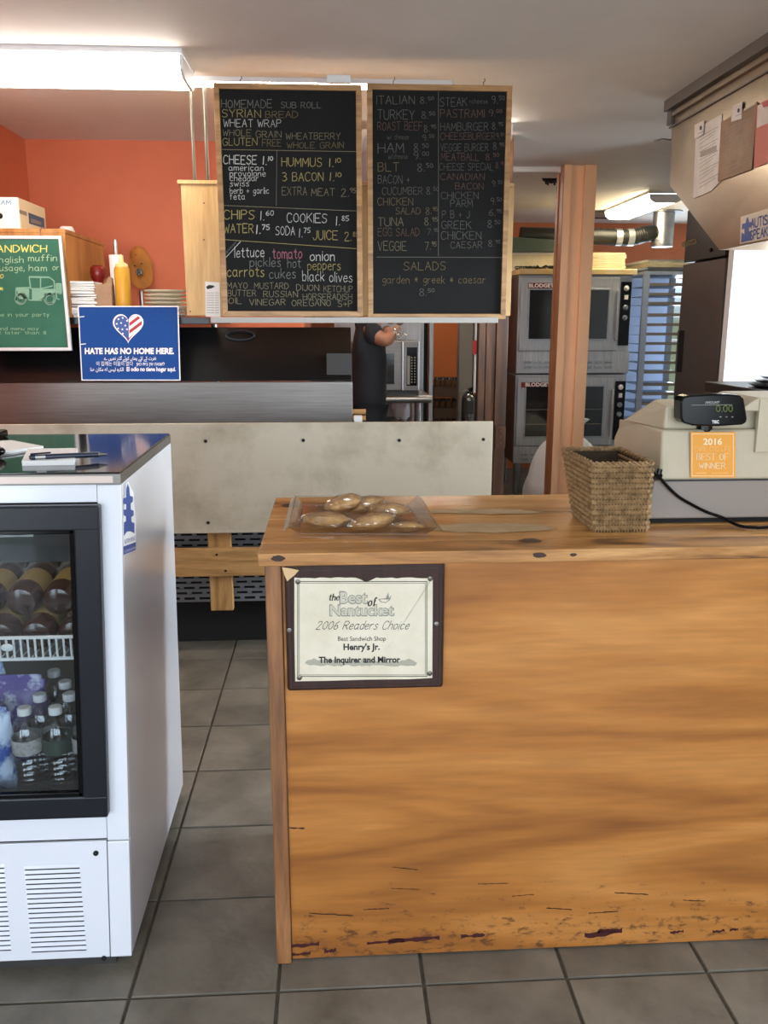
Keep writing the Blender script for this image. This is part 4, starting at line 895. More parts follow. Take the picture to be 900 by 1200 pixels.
# wooden cabinet on the overshelf
WCY = SHY + .02
ca = U(75.5, 268, WCY)
wc = thing('wooden_cabinet', (-1.4, WCY, SZT), 'honey plywood cabinet on the black shelf behind the green chalkboard', 'cabinet')
cz = ca.z
box('body', (-1.61, WCY + .021, SZT), (ca.x - .001, 4.78, cz - .02), m_cab, wc)
box('top_panel', (-1.61, WCY, cz - .019), (ca.x + .003, 4.79, cz), m_cab, wc, bevel=.002)
box('front_rail', (-1.61, WCY, cz - .065), (ca.x, WCY + .02, cz - .0195), m_cab, wc, bevel=.002)
box('side_stile', (ca.x - .012, WCY, SZT), (ca.x, WCY + .02, cz - .066), m_cab, wc)
# carton on cabinet
bx = thing('carton', (-1.55, WCY + .1, cz), 'white carton with a blue printed label on top of wooden cabinet', 'box')
cq = U(20.5, 231, WCY + .03); cbk = UX(53.5, 244, cq.x)
X0c = cq.x; ydep = min(cbk.y, WCY + .40)
box('carton_body', (-1.6, WCY + .03, cz + .0005), (X0c, ydep, cq.z), m_card, bx, bevel=.003)
q1_ = MB().box((X0c, WCY + .034, cz + .002), (X0c + .0015, ydep - .003, cq.z - .003)).build('side_face', m_cardb, bx)
cpx = ((X0c + .0015, 0, 0), (1, 0, 0))
patch('printed_label', [(33, 249), (51.5, 256), (52, 267.5), (34, 262)], cpx, m_navy, bx, .0008)
patch('label_window', [(36, 256), (48, 260), (48.3, 264), (36.3, 260.5)], cpx, m_gry, bx, .0012)
patch('printed_label', [(22.3, 245.4), (31, 248.4), (31.3, 253.2), (22.6, 250)], cpx, m_gry, bx, .0008)
cpf = ((0, WCY + .03, 0), (0, 1, 0))
ribbon('lettering', 'CREAM', cpf, (-16, 239), (12.5, 240), 5, M('print sky', '#5b9fc4', .6), bx, w=.5, jit=.2)
q = U(0, 253, WCY + .03); MB().ell(q, (.013, .002, .013), nu=16).build('hand_hole', m_kicker, bx, True)
q = UX(90, 279, ca.x - .06)
wt = thing('white_bowl', (q.x, q.y, cz), 'small upturned white bowl on top of the wooden cabinet', 'bowl')
q = U(89, 270, 4.5)
MB().lathe((q.x - .03, 4.45, cz), [(.042, 0), (.038, .022), (.030, .04), (.026, .044)], 20).build('bowl', m_wplastic, wt, True)

# green chalkboard hanging in front
GY = SHY - .05
gb = thing('green_chalkboard', U(40, 410, GY), 'green chalkboard with a drawn vintage car hanging from cabinet', 'chalkboard')
g1 = U(71, 277, GY); g2 = U(83.5, 410, GY)
# the board leans back slightly; frame pieces along its measured corners
TLx = g1.x - .62
def gq(px, py): return U(px, py, GY)
cR, cB = gq(72, 276.5), gq(84, 411)
tl = Vector((cR.x - .64, GY, cR.z)); bl_ = Vector((cB.x - .64, GY, cB.z))
MB().prism([tl, cR, cB, bl_], (0, .012, 0)).build('board_panel', m_green, gb)
fw = .014
exx = Vector((fw, 0, 0))
MB().prism([cR + Vector((-fw, -.004, 0)), cR + Vector((0, -.004, 0)), cB + Vector((0, -.004, 0)), cB + Vector((-fw, -.004, 0))], (0, .02, 0)).build('frame_side', m_metalw, gb, bevel=.002)
MB().prism([tl + Vector((0, -.004, 0)), tl + Vector((0, -.004, -fw)), cR + Vector((-fw, -.004, -fw)), cR + Vector((-fw, -.004, 0))], (0, .02, 0)).build('frame_top', m_metalw, gb, bevel=.002)
MB().prism([bl_ + Vector((0, -.004, fw)), bl_ + Vector((0, -.004, 0)), cB + Vector((-fw, -.004, 0)), cB + Vector((-fw, -.004, fw))], (0, .02, 0)).build('frame_bottom', m_metalw, gb, bevel=.002)
q = U(48, 274, GY); MB().tube([q + Vector((0, -.005, -.008)), q + Vector((0, -.008, .01)), q + Vector((0, .02, .03)), q + Vector((.0, .065, .03))], .0022, 6).build('hook', m_steel, gb, True)
gpl2 = ((0, GY, 0), (0, 1, 0))
def gt(t, u0, u1, b0, h, c='Y', w=.3, jit=.4): ribbon('chalk_lettering', t, gpl2, (u0 / 6, 260 + b0 / 6), (u1 / 6, 260 + b0 / 6), h / 6, CH[c], gb, w=w, jit=jit)
gt('SANDWICH', -75, 328, 212, 48, 'Y', .36)
gt('english', -45, 165, 288, 42, 'G'); gt('muffin', 200, 400, 275, 42, 'G')
gt('sausage,', -70, 172, 345, 42, 'G'); gt('ham', 205, 328, 345, 40, 'G'); gt('or', 370, 415, 338, 36, 'G')
gt('o', 4, 24, 396, 40, 'Y'); gt('*', -8, 24, 488, 36, 'Y')
gt('anyone in your party', -120, 345, 665, 26, 'G', .22)
gt('weekend menu may', -110, 270, 762, 24, 'G', .22); gt('start later than 8', -110, 325, 790, 22, 'G', .22)
def gline(pts, c='G', w=2.2, name='chalk_drawing'):
    mb = MB(); P = [Vector(U(u / 6, 260 + v / 6, GY - .0015)) for u, v in pts]; ww = w / 6 * GY / F
    for a, b in zip(P, P[1:]):
        d = (b - a).normalized() * .0004; n_ = Vector((-(b - a).z, 0, (b - a).x)).normalized() * ww
        mb.add([a - d + n_, a - d - n_, b + d - n_, b + d + n_], [(0, 1, 2, 3)])
    return mb
cmb = MB()
def addl(m): k = len(cmb.v); cmb.v += m.v; cmb.f += [tuple(i + k for i in f) for f in m.f]
circ = lambda cx, cy, r, n=20: [(cx + r * math.cos(2 * math.pi * i / n), cy + r * math.sin(2 * math.pi * i / n)) for i in range(n + 1)]
for c_ in (circ(145, 543, 36), circ(145, 543, 26), circ(350, 543, 38), circ(350, 543, 28), circ(145, 543, 31), circ(350, 543, 33)): addl(gline(c_, w=4.5))
for pl in ([(110, 520), (115, 465), (210, 462), (225, 470), (285, 470), (285, 392), (205, 388), (215, 465)], [(285, 392), (350, 392), (380, 415), (385, 470), (395, 500), (400, 540), (418, 545)], [(285, 470), (330, 460), (370, 450)], [(180, 530), (210, 550), (290, 552), (310, 530), (350, 500), (385, 520)], [(395, 435), (430, 435), (430, 505), (400, 505), (395, 435)], [(110, 515), (140, 500), (175, 505), (190, 530)], [(205, 385), (345, 388)]): addl(gline(pl, w=4))
for k in range(15): 
    yy = 470 + k * 5; addl(gline([(118 + k * 1.2, yy), (205, yy + 2)], w=2.2)); addl(gline([(225, yy + 5), (385 if k < 6 else 310, yy + 4)], w=2.2))
for k in range(9): addl(gline([(397, 440 + k * 8), (428, 440 + k * 8)], w=3))
cmb.build('chalk_drawing', M('chalk car', '#7fae97', .9), gb)

# blue sign
BY = SHY - .035
bs = thing('blue_sign', U(150, 445, BY), 'blue printed message sign with flag heart hanging on shelf edge', 'sign')
bq = [U(x, y, BY) for x, y in ((91, 358.5), (209, 358.5), (211.5, 446), (95.5, 446))]
MB().prism(bq, (0, .004, 0)).build('white_border', m_wh, bs)
bpl = ((0, BY, 0), (0, 1, 0))
patch('blue_field', [(92.3, 359.8), (207.8, 359.8), (210.2, 444.7), (96.8, 444.7)], bpl, m_blue, bs, .0008)
def heart(cx, cy, w, h, n=40):
    p = []
    for i in range(n):
        t = 2 * math.pi * i / n; p.append((cx + w / 32 * 16 * math.sin(t) ** 3, cy - h / 29 * (13 * math.cos(t) - 5 * math.cos(2 * t) - 2 * math.cos(3 * t) - math.cos(4 * t) + 2.5)))
    return p
Rr = R(0)
patch('heart', heart(150.3, 385.3, 36, 34.5), bpl, m_wh, bs, .0012)
# clipped pieces: left blue union, right diagonal red stripes
def inside(p, poly):
    c = False; n = len(poly)
    for i in range(n):
        (x0, y0), (x1, y1) = poly[i], poly[i - 1]
        if (y0 > p[1]) != (y1 > p[1]) and p[0] < (x1 - x0) * (p[1] - y0) / (y1 - y0) + x0: c = not c
    return c
def clip_half(poly, a, b, c):    # keep a*x+b*y<=c
    out = []
    for i in range(len(poly)):
        p, q = poly[i - 1], poly[i]; fp_, fq = a * p[0] + b * p[1] - c, a * q[0] + b * q[1] - c
        if (fp_ <= 0) != (fq <= 0): t = fp_ / (fp_ - fq); out.append((p[0] + (q[0] - p[0]) * t, p[1] + (q[1] - p[1]) * t))
        if fq <= 0: out.append(q)
    return out
hin = heart(150.3, 385.2, 32.5, 31)
# union: left of a line from (152,372) to (141,392) and above diagonal
un = clip_half(clip_half(hin, 1, 0, 151.0), -.62, .78, -.62 * 133 + .78 * 392 + 2)
patch('flag_union', un, bpl, m_sblue, bs, .0016)
nx, ny = .60, .80     # stripes run up to the right
for k, off in enumerate((-13.5, -6.5, .5, 7.5, 14.5)):
    base = nx * 152 + ny * 386 + off
    s_ = clip_half(clip_half(hin, nx, ny, base + 3.4), -nx, -ny, -base)
    s_ = clip_half(s_, -1, 0, -151.6) if off < 1 else s_
    if len(s_) > 2: patch('flag_stripe', s_, bpl, m_red, bs, .0016)
for sx_, sy_ in ((139, 374), (144, 372.5), (149, 376), (137, 379.5), (142, 378.5), (147, 381.5), (138.5, 385), (143.5, 386), (149, 386), (144, 391)):
    star = [(sx_ + (1.5 if i % 2 == 0 else .65) * math.sin(math.pi * i / 5), sy_ - (1.5 if i % 2 == 0 else .65) * math.cos(math.pi * i / 5)) for i in range(10)]
    patch('star', star, bpl, m_wh, bs, .002)
def sg(t, x0, x1, y, h, bold=0, tl=0): ftext('lettering', t, bpl, (x0, y), (x1, y + tl), h, m_wh, bs, bold=bold, lift=.002)
sg('HATE HAS NO HOME HERE.', 99.5, 204, 414.6, 7, .045)
# presentation-form shaping for the Arabic-script lines, laid out right-to-left
sg(''.join(reversed('\ufee7\ufed4\ufeae\ufe95 \ufb90\ufbaf \ufedf\ufb8b\ufbaf \ufef3\ufbaa\ufe8e\u06ba \ufb90\ufeee\ufe8b\ufbaf \ufb94\ufeac\ufeae \ufee7\ufbaa\ufef4\u06ba \ufbae')), 122, 183, 421.8, 4.2, .012)
sg('이 집에는 미움이 없다', 113, 156, 428.2, 4.2, .0)
sg('ןאכ תיב ןיא האנשל', 160, 193, 428.2, 3.8, .012)
sg(''.join(reversed('\ufe8d\ufedf\ufedc\ufeae\ufee9 \ufedf\ufef4\ufeb2 \ufedf\ufeea \ufee3\ufedc\ufe8e\ufee5 \ufeeb\ufee8\ufe8e')), 106, 145, 434.8, 4.2, .012)
sg('El odio no tiene hogar aquí.', 148.5, 206, 434.8, 5, .03)
for px, py in ((93, 371), (94.8, 403)): patch('tape_strip', [(px, py), (px + 6, py - .6), (px + 6, py + .4), (px, py + 1)], bpl, m_wh, bs, .002)

# shelf contents
def on(px, py, Y): q = U(px, py, Y); return q
# stack of cloths/papers
nk = thing('napkin_stack', U(105, 358, SHY + .09), 'untidy stack of folded white napkins on the black shelf', 'napkins')
a, b = U(84, 350, SHY + .06), U(112, 330, SHY + .06)
zz = SZT; k = 0; top_n = U(100, 330, SHY + .06).z
while zz < top_n:
    dx, dy = random.uniform(-.008, .008), random.uniform(-.006, .006); h_ = random.uniform(.009, .014)
    sl_ = random.uniform(-.004, .006)
    MB().hexa([(a.x + dx, SHY + .04 + dy, zz), (b.x + dx, SHY + .04, zz), (b.x + dx, SHY + .2, zz), (a.x + dx, SHY + .2 + dy, zz), (a.x + dx, SHY + .04 + dy, zz + h_ + sl_), (b.x + dx, SHY + .04, zz + h_ * .8), (b.x + dx, SHY + .2, zz + h_ * .8), (a.x + dx, SHY + .2 + dy, zz + h_)]).build('napkin', m_wplastic, nk, bevel=.003)
    zz += h_ + .0005
pg = thing('paper_bag', U(122, 358, SHY + .07), 'small brown paper bag beside the napkin stack', 'bag')
a, b = U(110.5, 358, SHY + .05), U(130, 333, SHY + .05)
MB().hexa([(a.x, SHY + .04, SZT), (b.x, SHY + .04, SZT), (b.x, SHY + .12, SZT), (a.x, SHY + .12, SZT), (a.x - .002, SHY + .055, b.z), (b.x + .004, SHY + .05, b.z + .003), (b.x, SHY + .11, b.z), (a.x + .004, SHY + .1, b.z - .004)]).build('bag_body', m_brownp, pg, bevel=.003)
MB().prism([(b.x - .03, SHY + .06, b.z - .002), (b.x - .012, SHY + .06, b.z + .035), (b.x + .002, SHY + .06, b.z + .028), (b.x + .003, SHY + .06, b.z - .002)], (0, .03, 0)).build('folded_top', m_brownp, pg)
rj = U(114, 330, SHY + .28)
rjt = thing('red_container', (rj.x, SHY + .30, SZT), 'dark red rounded container behind the napkin stack', 'container')
MB().lathe((rj.x, SHY + .30, SZT), [(.035, 0), (.036, rj.z - SZT - .02), (.026, rj.z - SZT - .01), (.024, rj.z - SZT), (.034, rj.z - SZT + .02), (.037, rj.z - SZT + .045), (.033, rj.z - SZT + .068), (.02, rj.z - SZT + .078)], 24).build('container_body', m_redp, rjt, True)
# white measuring cylinder with brush
wcx = U(136, 300, SHY + .22); wc2 = thing('tall_white_container', (wcx.x, SHY + .22, SZT), 'tall white container behind mustard bottle on the shelf', 'container')
zt_ = U(136, 299, SHY + .22).z
MB().lathe((wcx.x, SHY + .22, SZT), [(.028, 0), (.034, zt_ - SZT), (.031, zt_ - SZT - .001), (.026, .01)], 24, cap=True).build('container_body', m_wplastic, wc2, True)
lt = U(136, 280, SHY + .22).z
lg = thing('whisk_handle', (wcx.x - .002, SHY + .22, zt_ - .1), 'silver metal handle sticking up out of the tall white container', 'utensil')
MB().tube([(wcx.x - .002, SHY + .22, zt_ - .1), (wcx.x, SHY + .222, lt - .01), (wcx.x, SHY + .222, lt)], .010, 10, rads=[.010, .010, .005]).build('handle', m_steel, lg, True)
mc = U(143.5, 330, SHY + .08); mt = thing('mustard_bottle', (mc.x, SHY + .08, SZT), 'yellow mustard squeeze bottle with pale cap on shelf', 'bottle')
z1_ = U(143, 313, SHY + .08).z - SZT
MB().lathe((mc.x, SHY + .08, SZT), [(.033, 0), (.035, .006), (.035, z1_ - .012), (.031, z1_)], 24).build('bottle_body', m_must, mt, True)
MB().lathe((mc.x, SHY + .08, SZT + z1_), [(.029, 0), (.029, .012), (.012, .022), (.007, .05), (.004, .056)], 20).build('nozzle_cap', M('pale yellow cap', '#e6cf8d', .4), mt, True)
sbx = U(126, 330, SHY + .15); sb_ = thing('spray_nozzle', (sbx.x, SHY + .15, SZT), 'small clear tan bottle between napkins and mustard', 'bottle')
MB().lathe((sbx.x, SHY + .15, SZT), [(.016, 0), (.018, .05), (.018, .085), (.010, .1), (.010, .125), (.005, .13)], 14).build('bottle_body', m_brownp, sb_, True)
# plates
pl0 = U(171, 340, SHY + .16); pcx = U(194, 345, SHY + .16).x
zt_ = U(190, 340, SHY + .16).z; n_pl = 7; th_ = (zt_ - SZT) / n_pl; pm = None
for k in range(n_pl):
    z_ = SZT + k * th_
    if pm is None:
        o = MB().lathe((0, 0, 0), [(.05, 0), (.06, .001), (.098, th_ * .7), (.1, th_ * .95), (.096, th_ * .98), (.06, .006), (.02, .005)], 28).build('plate', m_plate, None, True); pm = o
    else: o = pm.copy(); COL.objects.link(o)
    o.location = (pcx + random.uniform(-.003, .003), SHY + .16, z_ + .0003)
    tag(o, 'round off-white plate on the shelf, %s of its stack' % ['bottom one', 'second from the bottom', 'third from the bottom', 'middle one', 'third from the top', 'second from the top', 'topmost'][k], 'plate', 'stack of plates on the black shelf')
# cap on wall
cpc = U(163, 293, 4.93)
cpt = thing('baseball_cap', cpc, 'tan baseball cap with round badge hanging on the orange wall', 'cap')
q = U(162, 296, 4.90); s_ = 4.9 / F
dome = MB(); rings = []
for j in range(9):
    v_ = j / 8; yy = 288 + 30 * v_; w_ = [2, 7.5, 9.5, 10.8, 11.6, 12.2, 12.8, 13.2, 13.4][j]; cxp = 161.5 + 2.5 * v_ + (-1 if j < 3 else 0)
    c = U(cxp, yy, 4.93); ring = []
    for i in range(14): a = math.pi * i / 13; ring.append(Vector((c.x + math.cos(a) * w_ * s_, 4.965 - math.sin(a) * .075 * math.sin(math.pi * (.12 + .7 * v_)), c.z)))
    rings.append(ring)
dome.add([p for r in rings for p in r], [(j * 14 + i, j * 14 + i + 1, (j + 1) * 14 + i + 1, (j + 1) * 14 + i) for j in range(8) for i in range(13)])
dome.build('crown', m_khaki, cpt, True)
vis = [(151.5, 303), (150.8, 324), (154, 332), (161, 337.5), (169, 338.5), (176, 335), (179, 329), (178.5, 320), (175.5, 303)]
MB().prism([U(x, y, 4.91) for x, y in vis], (0, .006, 0)).build('visor', m_khaki, cpt, bevel=.002)
q = U(163.5, 319, 4.885)
MB().cyl(q, q + Vector((0, -.003, 0)), .019, n=24).build('badge_rim', m_blk, cpt); MB().cyl(q + Vector((0, -.0032, 0)), q + Vector((0, -.005, 0)), .015, n=24).build('badge_face', m_gry, cpt)
ftext('badge_letter', 'R', ((0, q.y - .005, 0), (0, 1, 0)), (161, 322), (166, 322), 6, m_blk, cpt, bold=.04)
for px, py in ((159, 299), (158, 311.5), (166, 309)): q = U(px, py, 4.889 - (0 if py > 305 else -.01)); MB().cyl(q + Vector((0, .01, 0)), q + Vector((0, -.004, 0)), .004, n=10).build('eyelet', m_blk, cpt)
bz_ = U(165, 340, 4.9)
hk = thing('chrome_post', (bz_.x, 4.90, SZT), 'short chrome post on the shelf under the tan cap', 'post'); MB().cyl((bz_.x, 4.90, SZT), (bz_.x, 4.90, bz_.z - .005), .010, n=12).build('tube', m_steel, hk, True)

# ================================================================== HANGING PLYWOOD CABINET, MENU BOARDS
HC = 3.72
ha, hb = U(208, 212, HC), U(598, 370, HC)
hc = thing('hanging_cabinet', ((ha.x + hb.x) / 2, HC, hb.z), 'pale birch plywood cabinet hanging from rods behind the menu boards', 'cabinet')
lx0 = ha.x + .012
box('front_panel', (lx0, HC, hb.z), (hb.x, HC + .016, ha.z - .012), m_birch, hc, bevel=.001)
box('top_panel', (ha.x, HC - .006, ha.z - .0115), (hb.x, HC + .26, ha.z + .003), m_birch, hc, bevel=.001)
box('left_panel', (lx0, HC + .017, hb.z), (lx0 + .016, HC + .25, ha.z - .012), m_birch, hc)
box('right_panel', (hb.x - .016, HC + .017, hb.z), (hb.x, HC + .25, ha.z - .012), m_birch, hc)
box('bottom_panel', (lx0 + .017, HC + .017, hb.z), (hb.x - .017, HC + .25, hb.z + .016), m_birch, hc)
for (x0_, x1_, dy) in ((222, 228, .1), (238, 243.5, .04)):
    a = UZ(x0_, 100, CZ); b = U(x1_, 210, HC + dy)
    MB().tube([(b.x, HC + dy, CZ), (b.x, HC + dy, ha.z + .003)], .0065, 8).build('hanging_rod', m_brass, hc, True)
for x_ in (-.1, .3, .6): MB().tube([(x_, HC + .1, CZ), (x_, HC + .1, ha.z + .003)], .0065, 8).build('hanging_rod', m_brass, hc, True)
for px, py in ((239, 281), (239, 238), (223, 365)):
    q = U(px, py, HC); MB().cyl(q, q + Vector((0, -.001, 0)), .003, n=8).build('nail', m_kicker, hc)
# receipt taped on
rc = thing('price_list_slip', U(250, 370, HC), 'small white printed slip taped to the plywood cabinet bottom corner', 'paper')
rpl = ((0, HC, 0), (0, 1, 0))
patch('slip', [(240.5, 330), (257.5, 331), (258.5, 371.5), (241, 371)], rpl, m_paper, rc, .001, .0006)
patch('logo_print', [(241.5, 336), (245, 334), (250, 334.5), (252, 336), (248, 338), (243, 339)], rpl, m_blk, rc, .0022)
mb = MB()
for k in range(9):
    y_ = 343 + k * 2.9
    for a_, b_2 in (((242, y_), (251, y_)), ((252, y_), (256.5, y_))):
        q0_, q1_2 = U(a_[0], a_[1], HC - .0022), U(b_2[0], b_2[1] + .5, HC - .0022); mb.add([q0_, (q1_2.x, q0_.y, q0_.z), q1_2, (q0_.x, q0_.y, q1_2.z)], [(0, 1, 2, 3)])
mb.build('printed_rows', m_gry, rc)

MY = 3.50
def menu(x0, x1, ytop, ybot, lab, x0b=None, x1b=None):
    a = U(x0, ytop, MY); b = U(x1, ytop, MY); c = U((x0 + x1) / 2, ybot, MY)
    t = thing('menu_board', ((a.x + b.x) / 2, MY, c.z), lab, 'menu board', 'chalk menu boards over the sandwich station')
    X0, X1, Z0, Z1 = a.x, b.x, c.z, a.z; w = .021
    box('blackboard', (X0 + w * .6, MY + .004, Z0 + w * .6), (X1 - w * .6, MY + .014, Z1 - w * .6), m_chalk, t)
    MB().prism([(X0, MY - .006, Z0), (X0 + w, MY - .006, Z0 + w), (X0 + w, MY - .006, Z1 - w), (X0, MY - .006, Z1)], (0, .022, 0)).build('frame_side', m_frame, t, bevel=.0015)
    MB().prism([(X1, MY - .006, Z0), (X1 - w, MY - .006, Z0 + w), (X1 - w, MY - .006, Z1 - w), (X1, MY - .006, Z1)], (0, .022, 0)).build('frame_side', m_frame, t, bevel=.0015)
    MB().prism([(X0, MY - .006, Z1), (X0 + w, MY - .006, Z1 - w), (X1 - w, MY - .006, Z1 - w), (X1, MY - .006, Z1)], (0, .022, 0)).build('frame_top', m_frame, t, bevel=.0015)
    MB().prism([(X0, MY - .006, Z0), (X0 + w, MY - .006, Z0 + w), (X1 - w, MY - .006, Z0 + w), (X1, MY - .006, Z0)], (0, .022, 0)).build('frame_bottom', m_frame, t, bevel=.0015)
    for f in (.18, .80):
        xx = X0 + (X1 - X0) * f
        MB().tube([(xx, MY + .005, Z1 - .002), (xx, MY + .005, Z1 + .012), (xx + .006, MY + .005, Z1 + .018), (xx + .004, MY + .005, Z1 + .026)], .0018, 6).build('hanging_hook', m_brass, t, True)
    return t
mb1 = menu(250, 423.5, 97, 371, 'left chalk menu board listing breads, cheese, chips and toppings')
mb2 = menu(430, 600.5, 98, 374, 'right chalk menu board listing sandwiches and salads with prices')
clip = thing('white_magnet', U(397, 91, MY), 'small white block on top of the left menu board', 'block'); a, b = U(383, 97, MY), U(411, 88, MY)
box('block', (a.x, MY - .004, a.z + .0005), (b.x, MY + .02, b.z), m_wplastic, clip, bevel=.002)
mpl = ((0, MY + .004, 0), (0, 1, 0))
MS = 0
def T(par, bx, t, u0, u1, b, h=32, c='v', w=.19, b2=None):
    ribbon('chalk_lettering', t, mpl, (bx + u0 / 4, 80 + b / 4), (bx + u1 / 4, 80 + (b2 or b) / 4), h / 4, CH[c], par, w=w, jit=.45)
def Lb(*a, **k): T(mb1, 240, *a, **k)
def Rb(*a, **k): a = list(a); a[5] = {'w': 'v', 'g': 'q', 'y': 'b'}.get(a[5], a[5]); T(mb2, 420, *a, **k)
def cl(par, bx, p0, p1, c='v', w=.6):
    a, b = (bx + p0[0] / 4, 80 + p0[1] / 4), (bx + p1[0] / 4, 80 + p1[1] / 4); dx, dy = b[0] - a[0], b[1] - a[1]; L = math.hypot(dx, dy); nx, ny = -dy / L * w / 2, dx / L * w / 2
    patch('chalk_rule', [(a[0] + nx, a[1] + ny), (a[0] - nx, a[1] - ny), (b[0] - nx, b[1] - ny), (b[0] + nx, b[1] + ny)], mpl, CH[c], par, .001)
Lb('HOMEMADE', 78, 315, 186, 38, 'g'); Lb('SUB ROLL', 358, 545, 187, 28, 'g')
Lb('SYRIAN', 80, 262, 230, 36, 'y'); Lb('BREAD', 285, 435, 232, 30, 'b')
Lb('WHEAT', 88, 225, 275, 36, 'w'); Lb('WRAP', 248, 358, 276, 34, 'w')
Lb('WHOLE', 85, 218, 318, 30, 'v'); Lb('GRAIN', 240, 358, 325, 30, 'v'); Lb('WHEATBERRY', 380, 635, 333, 30, 'v')
Lb('GLUTEN', 85, 245, 362, 34, 'y'); Lb('FREE', 270, 358, 366, 32, 'b'); Lb('WHOLE GRAIN', 385, 650, 375, 28, 'b')
cl(mb1, 240, (75, 381), (710, 391)); cl(mb1, 240, (338, 385), (335, 645), 'd')
Lb('CHEESE', 88, 243, 449, 40, 'w', w=.3); Lb('1.^10', 272, 315, 452, 38, 'w', w=.26)
for t_, u_, b_ in (('american', 275, 480), ('provolone', 285, 506), ('cheddar', 252, 529), ('swiss', 207, 553)): Lb(t_, 112 if t_[0] == 'a' else 118, u_, b_, 26, 'w', w=.26)
Lb('herb + garlic', 118, 300, 588, 28, 'w', w=.26); Lb('feta', 118, 188, 616, 28, 'w', w=.26)
Lb('HUMMUS', 360, 548, 460, 40, 'y', w=.24); Lb('1.^10', 582, 632, 462, 38, 'y')
Lb('3 BACON', 364, 555, 529, 40, 'y', w=.24); Lb('1.^10', 585, 635, 528, 38, 'y')
Lb('EXTRA', 362, 478, 596, 38, 'v'); Lb('MEAT', 500, 608, 598, 34, 'v'); Lb('2.^95', 640, 704, 600, 36, 'v')
cl(mb1, 240, (88, 643), (710, 669))
Lb('CHIPS', 90, 232, 708, 42, 'y', w=.26); Lb('1.^60', 260, 318, 712, 42, 'w'); Lb('COOKIES', 385, 572, 722, 42, 'w', w=.22, b2=724); Lb('1.^85', 614, 670, 736, 42, 'w')
Lb('WATER', 90, 228, 772, 42, 'y', w=.26); Lb('1.^75', 242, 298, 776, 42, 'w', w=.28); Lb('SODA', 332, 422, 782, 40, 'w', w=.24); Lb('1.^75', 442, 490, 792, 42, 'w'); Lb('JUICE', 508, 622, 804, 42, 'y', w=.24); Lb('2.^85', 655, 715, 808, 40, 'y')
cl(mb1, 240, (88, 803), (715, 846), 'y'); cl(mb1, 240, (98, 888), (168, 812), 'w', .7)
ribbon('chalk_lettering', 'special', mpl, (240 + 98 / 4, 80 + 872 / 4), (240 + 145 / 4, 80 + 822 / 4), 4, CH['g'], mb1, w=.25)
Lb('lettuce', 140, 278, 886, 46, 'w', w=.24); Lb('tomato', 318, 455, 892, 46, 'p', w=.3); Lb('onion', 494, 608, 902, 44, 'w', w=.24)
Lb('pickles', 212, 355, 930, 42, 'g'); Lb('hot', 388, 450, 935, 42, 'g'); Lb('peppers', 482, 635, 945, 44, 'y')
Lb('carrots', 104, 278, 977, 46, 'y', w=.26); Lb('cukes', 302, 425, 985, 44, 'g'); Lb('black', 458, 560, 998, 46, 'w'); Lb('olives', 584, 690, 1002, 44, 'w')
for t_, a, b, y in (('MAYO', 105, 200, 1032), ('MUSTARD', 232, 392, 1034), ('DIJON', 430, 535, 1042), ('KETCHUP', 558, 692, 1048), ('BUTTER', 108, 240, 1068), ('RUSSIAN', 275, 435, 1072), ('HORSERADISH', 460, 690, 1085), ('OIL', 112, 172, 1103), ('VINEGAR', 210, 378, 1110), ('OREGANO', 408, 590, 1114), ('S+P', 624, 692, 1118)): Lb(t_, a, b, y, 28, 'v', w=.24)
